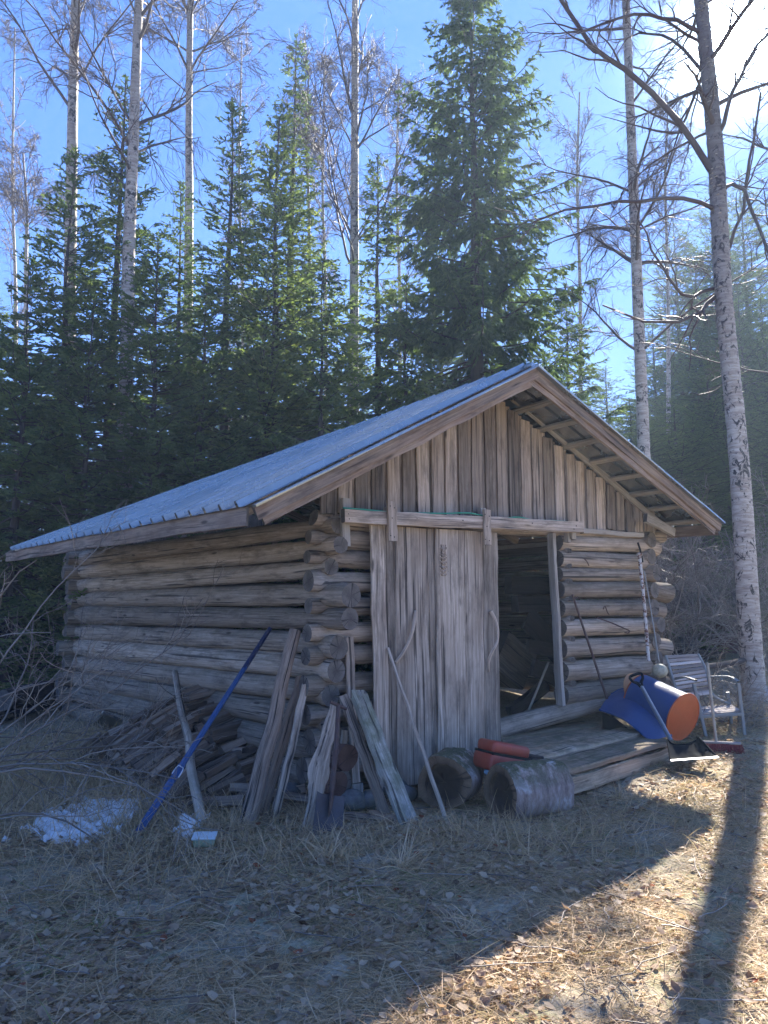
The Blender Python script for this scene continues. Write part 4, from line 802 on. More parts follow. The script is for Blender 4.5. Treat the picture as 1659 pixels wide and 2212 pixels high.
# broom
q0, q1 = onz(1514, 1602, .38), onz(1603, 1612, .38); q0 = G(1516, 1622, .07); q1 = G(1602, 1626, .07); bt = at(1528, 1432, (q0[1]+q1[1])/2+.25)
br = empty('push_broom', tuple((q0+q1)/2-Z*.07), 'push broom with red bristles standing handle up beside the snow shovel', 'broom')
m = M(); m.tube([(q0*.62+q1*.38)+Z*.02, bt], [.015, .015], 10, .5, True, .01, 1, 4); m.build('handle', POLEW, br, 'auto')
m = M(); m.board(q0+Z*.02, q1+Z*.02, .06, .022, A(0, 1, 0), .8, 2, 3, .001); m.build('head', PB, br, 'auto')
rr = np.random.default_rng(9); nb = 1500; f = rr.random(nb); s_ = q0+(q1-q0)*f[:, None]+A(0, 1, 0)*rr.uniform(-.03, .03, nb)[:, None]+Z*.012; e_ = s_-Z*rr.uniform(.06, .08, nb)[:, None]+rr.normal(size=(nb, 3))*.014+A(0, -.02, 0)
m = M(); tubes(m, np.stack([s_, (s_+e_)/2, e_], 1), np.full((nb, 3), .0028), 3, rr.random(nb)); m.build('bristles', BRIST, br, True)
# far odds on the rise
def rocks_far():
    p = GX(1478, 15.5, .22); rock('boulder', p, .3, 'grey boulder on the far grass beyond the right barn corner', 41, sq=(1, .8, .8))
    p = GX(1470, 15.2, .1); m = M(); m.tube([p-A(.6, 0, -.05), p, p+A(.75, -.2, 0)], [.1, .12, .1], 12, .2, True, .08, 1, 4); m.build('fallen_log', [SBARK, BRDE], None, 'auto', label='dark log lying in front of the far boulder', cat='log')
rocks_far()
p = GX(1562, 16, 0); m = M(); roundbox(m, p+Z*.35, (A(1, .1, 0), A(-.1, 1, 0), Z), (.22, .22, .36), .05); m.build('old_barrel', paint('faded maroon', (.12, .045, .045), .7, (.06, .04, .03), .5), None, 'auto', label='dull maroon bin in the shade of the far trees', cat='bin')
a, b = at(1519, 1440, 9.2), at(1606, 1428, 10.3); m = M(); m.tube([a, (a+b)/2-Z*.01, b], [.03, .04, .045], 12, .2, True, .07, 1, 4); m.build('fallen_branch', [SBARK, BRDE], None, 'auto', label='dark branch propped on the foot of the big birch', cat='branch')
# ---- inside the barn
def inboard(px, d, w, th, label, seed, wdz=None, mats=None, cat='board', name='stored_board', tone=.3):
    a, b = FA(*px[0], -d), FA(*px[1], -d); m = M(); m.board(a, b, w, th, wdz if wdz is not None else Z, tone, seed, 4, .003); m.build(name, mats or [SBARK, BRDE], None, 'auto', label=label, cat=cat)  # dark bark material and low tone paint the interior gloom into the boards
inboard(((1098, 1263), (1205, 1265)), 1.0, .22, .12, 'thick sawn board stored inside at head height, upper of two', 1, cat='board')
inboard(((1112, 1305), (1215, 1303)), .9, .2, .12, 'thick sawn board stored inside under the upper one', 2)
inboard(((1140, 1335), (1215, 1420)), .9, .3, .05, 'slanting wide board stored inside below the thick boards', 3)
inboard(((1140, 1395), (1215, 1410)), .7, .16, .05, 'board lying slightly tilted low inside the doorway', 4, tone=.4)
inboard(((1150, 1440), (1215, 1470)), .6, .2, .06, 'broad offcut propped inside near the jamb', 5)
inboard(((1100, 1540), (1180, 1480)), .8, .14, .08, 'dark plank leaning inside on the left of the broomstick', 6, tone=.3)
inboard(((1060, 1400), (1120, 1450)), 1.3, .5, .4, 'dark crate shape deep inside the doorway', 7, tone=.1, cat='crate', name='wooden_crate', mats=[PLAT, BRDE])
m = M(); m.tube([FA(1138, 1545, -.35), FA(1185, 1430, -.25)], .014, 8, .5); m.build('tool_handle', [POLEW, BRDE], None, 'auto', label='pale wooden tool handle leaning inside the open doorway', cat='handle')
m = M(); m.board(FA(1060, 1185, -1.3)+Z*0, FA(1215, 1172, -.4), .05, .04, Z, .9, 3, 3); m.build('inner_brace', PB, barn, 'auto')
m = M(); cc_ = (C0+CRB)/2; X, Y = np.meshgrid(np.linspace(0, 1, 12), np.linspace(0, 1, 12)); P = C0+U*(X*WF)[..., None]+V*(Y*LB)[..., None]+Z*(.14+.3*X[..., None]+.02*rg.normal(size=X.shape)[..., None]); i = np.arange(11)[:, None]*12; j = np.arange(11)[None]; m.add(P.reshape(-1, 3), np.stack([i+j, i+j+1, i+13+j, i+12+j], -1).reshape(-1, 4)); m.build('floor', GROUND, barn, True)
# ================================================================== trees
def unit(v): return v/(np.linalg.norm(v, axis=-1, keepdims=True)+1e-9)
def kites(m, P, D, L, Wd, rr, tone, mat=0):
    """needle-covered shoots: two crossed kite faces each"""
    n = len(P); D = unit(D); a = unit(np.cross(D, rr.normal(size=(n, 3)))); b = np.cross(D, a); L = L[:, None]; Wd = Wd[:, None]
    for s in (a, b):
        v = np.stack([P-D*.01, P+D*L*.35+s*Wd, P+D*L, P+D*L*.35-s*Wd], 1).reshape(-1, 3)
        m.add(v, np.arange(n*4).reshape(-1, 4), None, None, np.repeat(tone, 4), mat)
def spruce(base, H, Rb, label, seed, sag=.3, dens=1.0, lean=0, weep=0, h0=.02, group='spruces behind the barn', gap=.0, shoot=1.0, side=None, tone0=0.0):
    rr = np.random.default_rng(seed); base = A(*base); root = empty('spruce', tuple(base), label, 'spruce', group)
    ax_ = A(lean, 0, 1); m = M(); zt = np.linspace(0, 1, 9); m.tube(base+np.outer(zt*H, ax_)+rr.normal(size=(9, 3))*.03*zt[:, None], np.maximum(.012, (.011+.0125*H)*(1-zt)), 10, .4, False, .05, seed, 3); m.build('trunk', SBARK, root, True)
    nb = int(dens*(70+13*H)); f = h0+(1-h0)*(1-(1-rr.random(nb)**.85)); f = np.sort(f); f = (np.arange(nb)+rr.random(nb))/nb; f = h0+(.985-h0)*(1-(1-f)**.86)*1.0
    q = np.round(f*H/.32)*.32/H; f = np.clip(q*.45+f*.55+rr.normal(size=nb)*.003, .01, .985)
    az = rr.random(nb)*2*np.pi; prof = (1-f)**.72*(1-.25*np.exp(-(f/.12)**2)); L = Rb*prof*rr.uniform(.5, 1.2, nb)+.12*(1-f)+.06
    if side is not None: L *= np.where(np.cos(az-side) > 0, 1, .8)
    k = 9; t = np.linspace(0, 1, k); el = (.75*f**2-.22*(1-f))[:, None]+rr.normal(size=(nb, 1))*.1   # rising near the top
    out = np.stack([np.cos(az), np.sin(az), 0*az], 1)
    r = L[:, None]*t; dz = r*el-sag*L[:, None]*(1-f)[:, None]*(t**1.3-.9*t**3)*1.2
    BP = base+np.einsum('n,k->nk', f*H, ax_)[:, None]+out[:, None]*r[..., None]+Z*dz[..., None]+np.cross(out, Z)[:, None]*(rr.normal(size=(nb, 1))*.12*L[:, None]*t**2)[..., None]
    mw = M(); tubes(mw, BP, np.maximum(.004, .012*L[:, None]*(1-t*.85))+.002, 3, .4); mw.build('branches', SBARK, root, True)
    # twigs along the branches
    m = M(); per = np.maximum(3, (L*13*shoot).astype(int)); idx = np.repeat(np.arange(nb), per); n = len(idx); tt = .12+.88*rr.random(n)**.8; j = tt*(k-1); j0 = np.minimum(j.astype(int), k-2); fr_ = (j-j0)[:, None]
    P = BP[idx, j0]*(1-fr_)+BP[idx, j0+1]*fr_; bd_ = unit(BP[idx, j0+1]-BP[idx, j0]); sd_ = np.where(rr.random(n) < .5, 1, -1)[:, None]*np.cross(bd_, Z)
    ang = rr.uniform(.5, 1.1, n)[:, None]; hang = (weep*rr.uniform(.5, 1.6, n)*(1-tt*.5))[:, None]
    D = unit(bd_*np.cos(ang)+unit(sd_)*np.sin(ang)-Z*(.08+hang)+rr.normal(size=(n, 3))*.12); TL = (.13+.38*L[idx]*(1-tt)*rr.uniform(.6, 1.1, n)); TL = np.minimum(TL, .55)+.03
    tipm = np.arange(nb); 
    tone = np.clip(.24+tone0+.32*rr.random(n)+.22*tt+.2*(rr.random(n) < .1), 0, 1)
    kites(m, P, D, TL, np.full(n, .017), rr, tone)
    # side shoots of twigs
    per2 = np.maximum(2, (TL*24*shoot).astype(int)); i2 = np.repeat(np.arange(n), per2); n2 = len(i2); s = rr.uniform(.15, 1, n2); P2 = P[i2]+D[i2]*(TL[i2]*s)[:, None]
    lat = np.cross(D[i2], unit(Z+rr.normal(size=(n2, 3))*.45))*np.where(rr.random(n2) < .5, 1, -1)[:, None]; D2 = unit(D[i2]*.75+unit(lat)*rr.uniform(.5, 1.0, n2)[:, None]-Z*(hang[i2]*.8+.03))
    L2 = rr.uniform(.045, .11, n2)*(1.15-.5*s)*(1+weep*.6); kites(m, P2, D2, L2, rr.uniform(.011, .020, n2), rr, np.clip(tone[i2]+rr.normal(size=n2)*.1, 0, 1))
    # shoots along the leader and branch tips
    nt_ = 50; zt_ = 1-.1*rr.random(nt_)**1.5; PT = base+np.outer(zt_*H, ax_); DT = unit(np.stack([rr.normal(size=nt_), rr.normal(size=nt_), np.full(nt_, 1.0)], 1)); kites(m, PT, DT, rr.uniform(.06, .14, nt_), np.full(nt_, .015), rr, np.full(nt_, .5))
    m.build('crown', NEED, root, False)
    return root
def dup(root, loc, label, sc, rz, name=None):
    r = root.copy(); S.collection.objects.link(r); r.location = loc; r.scale = (sc[0], sc[0], sc[1]); r.rotation_euler = (0, 0, rz); r['label'] = label
    for c in root.children: d = c.copy(); S.collection.objects.link(d); d.parent = r
    return r
def topH(x, ytop, Y, xb=None):
    p = GX(x if xb is None else xb, Y); t = at(x, ytop, Y); return p, t[2]-p[2]
def SPR(x, yt, Y, Rb, label, seed, **k):
    p, H = topH(x, yt, Y); Rb = Rb*(1.3 if Rb < 3 else 1.05); k['dens'] = k.get('dens', 1.0)*(1.5 if Rb < 3 else 1.2); return spruce(p, H, Rb, label, seed, **k)
SPR(1040, -130, 15.5, 3.3, 'tall dark spruce with drooping branches towering behind the roof ridge', 1, sag=.5, weep=.9, dens=1.35, h0=.05, shoot=1.25, tone0=-.13)
SPR(215, 165, 15.0, 1.6, 'spruce between the two left-hand white birch trunks', 2, sag=.25, tone0=-.02)
SPR(470, 213, 16.0, 1.5, 'slender spruce behind the middle of the roof slope left of the green pair', 3, sag=.2)
SPR(579, 255, 14.6, 1.7, 'bushy light green spruce in front of the tallest slim spruce', 4, sag=.25, tone0=.16, dens=1.1)
s5 = SPR(617, 75, 17.5, 1.3, 'slim spruce with the tall spire top left of the central birch', 5, sag=.3, tone0=.1, weep=.3)
SPR(360, 395, 18.0, 1.2, 'thin spruce showing between the second and third birch', 6, sag=.2)
SPR(105, 322, 14.2, 1.6, 'open spruce left of the leftmost white birch', 7, sag=.2)
SPR(815, 333, 16.0, 1.05, 'thin open young spruce right of the central birch', 8, sag=.3, tone0=.12, dens=.8, weep=.3)
SPR(1245, 615, 19.0, 1.5, 'small dark spruce seen right of the roof peak', 9, sag=.3, weep=.3)
s10 = SPR(690, 560, 13.8, 1.6, 'full green spruce hanging over the roof slope right of the light green one', 10, sag=.4, tone0=.15, weep=.6)
SPR(20, 560, 12.6, 1.7, 'dark spruce cut by the left edge of the picture', 11, sag=.3)
SPR(310, 520, 13.2, 1.7, 'dark low spruce right behind the far barn corner', 12, sag=.35)
SPR(420, 600, 13.6, 1.6, 'low spruce behind the middle of the roof', 13, sag=.35)
SPR(165, 640, 12.9, 1.6, 'low dark spruce behind the left eave', 14, sag=.3)
SPR(560, 690, 14.0, 1.5, 'low spruce behind the upper roof slope', 15, sag=.35, tone0=.1)
SPR(880, 600, 15.0, 1.6, 'drooping spruce filling the gap left of the tall dark spruce', 16, sag=.45, weep=.7, tone0=.06)
SPR(1190, 760, 16.5, 1.6, 'low light green spruce just right of the roof peak', 17, sag=.35, weep=.5, tone0=.16)
sA = SPR(1590, 400, 31.0, 4.0, 'broad dark spruce behind the big leaning birch', 18, sag=.35, dens=1.5, shoot=.8)
for i, (x, yt, Y, lab, sc) in enumerate(((1500, 480, 33, 'dark spruce left of the big birch trunk in the right background', .95), (1660, 370, 33, 'dark spruce cut by the right edge of the picture', 1), (1440, 700, 32, 'far dark spruce between the two right birches', .8), (1330, 790, 28, 'far dark spruce left of the slim right birch', .75), (1560, 760, 21, 'low dark spruce at the far edge of the grass on the right', .8), (1690, 640, 24, 'low dark spruce half outside the right edge', .85), (1405, 900, 17.5, 'shadowed spruce behind the right end of the roof', .7), (1480, 880, 18.5, 'shadowed spruce above the far boulder', .8))):
    p, H = topH(x, yt, Y); H0 = topH(1590, 400, 31.0)[1]; dup(sA, tuple(p), lab, (sc*1.15, H/H0), 1.3*i+.5)
for i, (x, yt, Y, lab, sc) in enumerate(((1610, 520, 28, 'mid distance spruce right behind the big birch trunk', 1.0), (1545, 540, 30, 'mid distance spruce left of the big birch trunk base', 1.0), (1640, 640, 24, 'nearer dark spruce at the right edge above the grass', 1.0), (1470, 760, 27, 'mid distance spruce above the maroon bin', .95), (1380, 860, 23, 'dark spruce just beyond the right roof end', .9), (1590, 850, 20, 'low dark spruce right above the grass edge by the birch', 1.1), (1520, 900, 20, 'low dark spruce behind the maroon bin', 1.1), (1440, 960, 19, 'low dark spruce between the roof end and the bin', 1.1), (1700, 860, 19, 'low dark spruce beyond the right edge', 1.1), (1640, 940, 22, 'deep shadowed spruce low at the right edge', 1.2), (1500, 1000, 24, 'deep shadowed spruce low behind the boulder', 1.3))):
    p, H = topH(x, yt, Y); dup(sA, tuple(p), lab, (sc*.8, H/topH(1590, 400, 31.0)[1]), 1.7*i+.9)
for i, (x, yt, Y, lab, sc) in enumerate(((60, 760, 16.5, 'background spruce low behind the left edge branches', .8), (230, 800, 17, 'background spruce in the dark mass left of the barn', .8), (400, 720, 18.5, 'background spruce deep behind the roof middle', .85), (520, 620, 19.5, 'background spruce deep between the slender and the light green spruce', .8), (750, 700, 19, 'background spruce at the foot of the central birch', .8), (960, 650, 20, 'background spruce behind the left side of the tall dark spruce', .85), (1120, 640, 20, 'background spruce behind the right side of the tall dark spruce', .8), (-60, 640, 15, 'background spruce beyond the left edge', .85), (650, 800, 16, 'background spruce behind the upper roof end', .7))):
    p, H = topH(x, yt, Y); dup(sA, tuple(p), lab, (sc*.8, H/topH(1590, 400, 31.0)[1]), 2.1*i+.2)
# ---- birches
def grow(P, D, L, k, rr, wander, trop, r0, r1):
    n = len(P); out = [P]; D = unit(D); dirs = [D]
    for i in range(k-1):
        D = unit(D+rr.normal(size=(n, 3))*wander+A(0, 0, 1)*np.asarray(trop).reshape(-1, 1)); P = P+D*(L/(k-1))[:, None]; out.append(P); dirs.append(D)
    t = np.linspace(0, 1, k)[None]; return np.stack(out, 1), np.stack(dirs, 1), r0[:, None]*(1-t)+r1[:, None]*t
def child(Pp, Dp, Rp, Lp, cnt, rr, t0, ang, lf):
    n, k, _ = Pp.shape; idx = np.repeat(np.arange(n), cnt); N_ = len(idx); tt = rr.uniform(t0, 1, N_); j = tt*(k-1); j0 = np.minimum(j.astype(int), k-2); f = (j-j0)[:, None]
    P = Pp[idx, j0]*(1-f)+Pp[idx, j0+1]*f; D = Dp[idx, j0]; s = unit(np.cross(D, rr.normal(size=(N_, 3)))); a = rr.uniform(*ang, N_)[:, None]; D2 = D*np.cos(a)+s*np.sin(a)
    R_ = Rp[idx, j0]*.55; L = Lp[idx]*lf*rr.uniform(.6, 1.25, N_)*(1.15-.6*tt); return P, D2, R_, L
def birch(path, r, label, seed, nl=26, z0=.3, Lmax=4.0, twig=1.0, dark=.0, extra=(), droop=.12, ang=(.5, .95), rmin=.0045, rtop=.35, c2=8, c3=6, c4=3, group='bare birches around the barn', knots=False, topdark=.4):
    rr = np.random.default_rng(seed); pts = crom(np.array(path), 6); n = len(pts); root = empty('birch', tuple(path[0]), label, 'birch', group); b0_ = path[0]
    f = np.linspace(0, 1, n); rad = r*(1-(1-rtop)*f)*(1+.35*np.exp(-f*n*.5)); m = M(); d = np.gradient(pts, axis=0); d = unit(d)
    ns = 22; th = np.linspace(0, 2*np.pi, ns, endpoint=False); a = unit(np.cross(d, A(0, 1, 0.01))); b = np.cross(a, d)
    fine = np.linspace(0, n-1, n*5); pf = np.stack([np.interp(fine, range(n), pts[:, i]) for i in range(3)], 1); rf = np.interp(fine, range(n), rad); af = np.stack([np.interp(fine, range(n), a[:, i]) for i in range(3)], 1); bf = np.stack([np.interp(fine, range(n), b[:, i]) for i in range(3)], 1)
    Ls = np.concatenate([[0], np.cumsum(np.linalg.norm(np.diff(pf, axis=0), axis=1))]); rrn = rf[:, None]*(1+.03*np.sin(2*th+Ls[:, None]*.8)+.02*rr.normal(size=(len(pf), ns)))
    rings = pf[:, None]+af[:, None]*(np.cos(th)*rrn)[..., None]+bf[:, None]*(np.sin(th)*rrn)[..., None]; gc = np.stack([Ls[:, None]+0*rrn+seed*3, np.cos(th)*rf[:, None], np.sin(th)*rf[:, None]], -1)
    m.loft(rings, gc, np.repeat(dark+topdark*np.clip((np.linspace(0, 1, len(pf))-.3)/.3, 0, 1), ns), False)  # upper trunk darkened in its tone for the backlit look
    if knots:                               # peeling curls of bark on the rims
        nk = 900; i = rr.integers(0, len(pf), nk); t_ = rr.random(nk)*6.28; s_ = af[i]*np.cos(t_)[:, None]+bf[i]*np.sin(t_)[:, None]; P = pf[i]+s_*(rf[i]*1.0)[:, None]; tv = np.cross(s_, Z)
        L_ = rr.uniform(.01, .03, nk)[:, None]; v = np.stack([P-tv*L_, P+tv*L_, P+tv*L_*.8+s_*.012+Z*rr.uniform(-.012, .012, nk)[:, None], P-tv*L_*.7+s_*.014+Z*rr.uniform(-.01, .012, nk)[:, None]], 1).reshape(-1, 3); gg = np.repeat(np.stack([i*.1, s_[:, 0]*.1, s_[:, 1]*.1], 1), 4, 0); m.add(v, np.arange(nk*4).reshape(-1, 4), None, gg, .0)
    m.build('trunk', BIRCH, root, True)
    fl = np.sort(rr.uniform(z0, 1, nl)); ii = (fl*(n-1)).astype(int); P = pts[ii]; az = np.cumsum(rr.uniform(1.6, 3.2, nl)); aa = rr.uniform(*ang, nl); D = np.stack([np.cos(az)*np.sin(aa), np.sin(az)*np.sin(aa), np.cos(aa)], 1)
    L = Lmax*rr.uniform(.6, 1.1, nl)*(1.05-.55*fl); R_ = np.interp(ii, range(n), rad)*rr.uniform(.22, .42, nl)
    P1, D1, R1 = grow(P, D, L, 9, rr, .10, -.01, R_, R_*.2); mc = M()
    lv = [(P1, D1, R1, L)]
    if extra:
        for pth, ra, rb in extra:
            e = crom(np.array(pth), 3); kk_ = np.linspace(0, len(e)-1, 9); e = np.stack([np.interp(kk_, range(len(e)), e[:, i]) for i in range(3)], 1)+rr.normal(size=(9, 3))*.015; Le = np.linalg.norm(np.diff(e, axis=0), axis=1).sum()
            eD = unit(np.gradient(e, axis=0)); P1 = np.concatenate([P1, e[None]]); D1 = np.concatenate([D1, eD[None]]); R1 = np.concatenate([R1, np.linspace(ra, rb, 9)[None]]); L = np.append(L, Le*.8)
    tubes(mc, P1, np.maximum(R1, .009), 6, .35)
    p, d_, r_, l_ = child(P1, D1, R1, L, c2, rr, .15, (.4, .85), .42); P2, D2, R2 = grow(p, d_, l_, 7, rr, .16, -.03, np.maximum(r_, .009), np.full(len(p), .005)); tubes(mc, P2, np.maximum(R2, rmin*1.2), 4, .4)
    p, d_, r_, l_ = child(P2, D2, R2, l_, c3, rr, .1, (.35, .9), .5); P3, D3, R3 = grow(p, d_, l_, 6, rr, .2, -droop*.6, np.full(len(p), rmin*1.2), np.full(len(p), rmin*.7)); tubes(mc, P3, R3, 3, .5+.3*rr.random(len(p)))
    p, d_, r_, l_ = child(P3, D3, R3, l_, max(1, int(c4*twig)), rr, .1, (.3, .9), .7); P4, D4, R4 = grow(p, d_, np.maximum(l_, .12), 5, rr, .22, -droop*1.6, np.full(len(p), rmin*.75), np.full(len(p), rmin*.5)); tubes(mc, P4, R4, 3, .5+.5*rr.random(len(p)))
    mc.build('crown', TWIG, root, True); return root
def BP_(pts, Y, up=True):
    """trunk path through picture points at depth Y, extended upward beyond the picture"""
    out = [GX(pts[0][0], Y, -.05)]+[at(x, y, Y+dy) for x, y, dy in pts[1:]]; e = out[-1]+unit(out[-1]-out[-2])*(3.5 if up else 0)+A(0, 0, 0); return out+[e] if up else out
birch(BP_([(150, 0), (150, 690, 0), (156, 300, 0), (163, -10, 0), (170, -120, 0)], 15.4), .15, 'leftmost tall white birch with black patched trunk', 101, nl=26, z0=.42, Lmax=4.6, c2=10, c3=7, c4=3)
birch(BP_([(270, 0), (276, 640, 0), (287, 330, 0), (300, 0, 0), (306, -120, 0)], 14.2), .145, 'second tall birch from the left, slightly leaning right', 102, nl=30, z0=.36, Lmax=4.8, c2=10, c3=7, c4=3)
birch(BP_([(400, 0), (408, 530, 0), (408, 250, 0), (411, 0, 0), (412, -100, 0)], 19), .13, 'third birch with a thinner reddish white trunk', 103, nl=26, z0=.4, Lmax=4.6, rmin=.0055, c2=10, c3=7, c4=3)
birch(BP_([(770, 0), (765, 800, 0), (766, 400, 0), (767, 0, 0), (768, -120, 0)], 17.5), .135, 'central birch with a straight white trunk and fine drooping twigs', 104, nl=36, z0=.3, Lmax=4.6, ang=(.35, .6), twig=1.3, rmin=.0045, c2=10, c3=7, c4=4)
birch(BP_([(672, 0), (668, 520, 0), (662, 300, 0), (668, 140, 0)], 21, False), .06, 'thin reddish young birch behind the spire topped spruce', 105, nl=22, z0=.4, Lmax=2.6, ang=(.3, .6), dark=.5, rmin=.0055)
birch(BP_([(60, 0), (56, 620, 0), (58, 470, 0), (50, 330, 0)], 23, False), .08, 'pale slim birch at the far left behind the spruces', 106, nl=22, z0=.4, Lmax=2.8, rmin=.006)
birch(BP_([(1402, 0), (1388, 900, 0), (1372, 500, 0), (1352, 0, 0), (1345, -120, 0)], 14.3), .135, 'slim birch rising right of the barn roof', 107, nl=40, z0=.28, Lmax=3.4, ang=(.7, 1.25), twig=1.3, droop=.1, c2=10, c3=7, c4=3, rmin=.0035)
bt_ = BP_([(1640, 0), (1628, 1480, 0), (1597, 1000, .1), (1563, 640, .15), (1546, 330, .2), (1520, 60, .2), (1505, -80, .2)], 10.4)
def E(pts): return [at(x, y, Y) for x, y, Y in pts]
birch(bt_, .16, 'big leaning birch with peeling white bark in front of the right forest', 108, nl=16, z0=.5, Lmax=3.2, rtop=.5, ang=(.9, 1.4), knots=True, topdark=.75, rmin=.0024, droop=.14, c2=9, c3=5, c4=2, dark=.02, extra=[
    (E([(1535, 370, 10.6), (1470, 260, 10.5), (1350, 150, 10.4), (1280, 100, 10.3), (1190, -30, 10.2)]), .055, .03),
    (E([(1540, 455, 10.6), (1480, 425, 10.4), (1380, 435, 10.2), (1290, 440, 10), (1150, 480, 9.8)]), .036, .014),
    (E([(1545, 620, 10.6), (1480, 640, 10.3), (1420, 560, 10.1), (1380, 470, 10)]), .03, .012),
    (E([(1548, 640, 10.6), (1500, 680, 10.2), (1420, 700, 10), (1300, 660, 9.9)]), .035, .012),
    (E([(1550, 420, 10.6), (1600, 400, 10.4), (1650, 520, 10.2), (1700, 640, 10)]), .036, .015),
    (E([(1545, 300, 10.6), (1580, 210, 10.4), (1620, 120, 10.3), (1680, 40, 10.2)]), .036, .02),
    (E([(1560, 560, 10.6), (1600, 470, 10.5), (1625, 330, 10.4), (1640, 200, 10.3)]), .03, .015),
    (E([(1515, 70, 10.6), (1440, 40, 10.3), (1360, 30, 10.1), (1250, 70, 9.9)]), .036, .015),
    (E([(1530, 170, 10.6), (1460, 90, 10.8), (1400, 70, 11), (1330, 90, 11.2)]), .03, .012)])
birch(BP_([(1700, 0), (1690, 900, 0), (1680, 400, 0), (1675, 0, 0)], 13, True), .1, 'slim birch just outside the right edge with twigs reaching in', 109, nl=16, z0=.25, Lmax=2.4, ang=(.8, 1.3), c3=4, c4=2)
for i, (x, Y, yt, lab) in enumerate(((30, 26, 60, 'far birch crown at the upper left edge'), (520, 26, 90, 'far birch crown behind the third birch'), (700, 27, 120, 'far birch crown left of the central birch'), (860, 25, 150, 'far birch crown between the central birch and the tall spruce'), (1440, 25, 250, 'far birch crown between the two right birches'), (1250, 24, 200, 'far birch crown right of the tall dark spruce'))):
    birch(BP_([(x, 0), (x+4, 700, 0), (x-3, 400, 0), (x+2, yt, 0)], Y, False), .08, lab, 120+i, nl=24, z0=.3, Lmax=3.0, ang=(.35, .7), rmin=.006, c3=5)
# ---- bare shrubs
def shrub(base, label, seed, n=14, L=1.6, r=.012, up=.6, spread=1.2, rmin=.004, droop=.05, dirs=None, name='bare_shrub', group=None, c2=7, c3=5, c4=3, bright=0.0):
    rr = np.random.default_rng(seed); P = A(*base)+rr.normal(size=(n, 3))*A(.12, .12, 0); D = unit(np.stack([rr.normal(size=n)*spread, rr.normal(size=n)*spread, np.full(n, up)+rr.random(n)], 1)) if dirs is None else unit(A(*dirs)+rr.normal(size=(n, 3))*.28)
    Ls = L*rr.uniform(.6, 1.1, n); P1, D1, R1 = grow(P, D, Ls, 10, rr, .11, -droop, np.full(n, r), np.full(n, r*.35)); m = M(); t = lambda k: np.clip(bright+rr.random(k), 0, 1)
    tubes(m, P1, R1, 5, t(n)); p, d, q_, l = child(P1, D1, R1, Ls, c2, rr, .2, (.4, .95), .5); P2, D2, R2 = grow(p, d, l, 7, rr, .17, -droop*.5, np.maximum(q_, rmin*1.3), np.full(len(p), rmin)); tubes(m, P2, R2, 4, t(len(p)))
    p, d, q_, l = child(P2, D2, R2, l, c3, rr, .15, (.4, 1), .55); P3, D3, R3 = grow(p, d, l, 5, rr, .2, 0, np.full(len(p), rmin), np.full(len(p), rmin*.7)); tubes(m, P3, R3, 3, t(len(p)))
    if c4: p, d, q_, l = child(P3, D3, R3, l, c4, rr, .15, (.4, 1), .6); P4, D4, R4 = grow(p, d, l, 4, rr, .2, 0, np.full(len(p), rmin*.7), np.full(len(p), rmin*.5)); tubes(m, P4, R4, 3, t(len(p)))
    return m.build(name, BUSH, None, True, label=label, cat='shrub', group=group)
for i, (x, Y, L, lab) in enumerate(((1440, 12.5, 2.6, 'tangled bare shrub just beyond the right end of the barn'), (1490, 14, 3.0, 'tangled bare shrub left of the big birch trunk'), (1640, 13, 3.0, 'tangled bare shrub right of the big birch trunk'), (1380, 14.5, 3.0, 'bare shrub showing above the right roof edge'), (1550, 16, 3.2, 'tall bare shrub behind the big birch trunk'))):
    shrub(GX(x, Y), lab, 200+i, n=16, L=L, up=1.0, spread=.65, droop=.07, r=.014, rmin=.004, c2=8, c3=6, c4=3, bright=.1)
# foreground bush reaching in from the left
for i, (p, d, L, lab, nn) in enumerate((((-3.5, 6.3, .3), (.9, .35, .55), 2.3, 'bare bush arching in from the left edge before the barn wall, upper stems', 6), ((-3.6, 5.6, .2), (1, .35, .28), 2.3, 'bare bush arching in from the left edge, middle stems', 3), ((-3.7, 6.6, .6), (.5, .1, 1.1), 2.2, 'bare upright stems at the left edge reaching the eave', 3), ((-3.3, 5.0, .1), (1, .2, .18), 1.9, 'low bare stems bending over the snow patch from the left', 2))):
    shrub(p, lab, 230+i, n=nn, L=L, dirs=d, droop=.055, r=.011, rmin=.0028, c2=6, c3=4, c4=(3 if i < 2 else 0))
for i, (x, Y, L, lab) in enumerate(((1480, 9.2, .9, 'low brushwood behind the garden chair'), (1560, 9.0, .8, 'dry brushwood between the chair and the big birch'))):
    shrub(GX(x, Y), lab, 250+i, n=16, L=L, up=.35, spread=1.2, droop=.02, r=.008, rmin=.003, c2=6, c3=4, c4=0, bright=.2)
for i, (a_, b_, lab) in enumerate((((20, 1560), (160, 1480), 'dark rotten log in the shade beyond the left barn corner, upper'), ((-20, 1590), (150, 1540), 'dark rotten log in the shade beyond the left barn corner, lower'))):
    p, q_ = GX(a_[0], 10.5, .35-.2*i), GX(b_[0], 12.2, .3-.15*i); m = M(); m.tube([p, (p+q_)/2, q_], [.14, .15, .13], 14, .2, True, .08, i, 5); m.build('rotten_log', [SBARK, BRDE], None, 'auto', label=lab, cat='log')
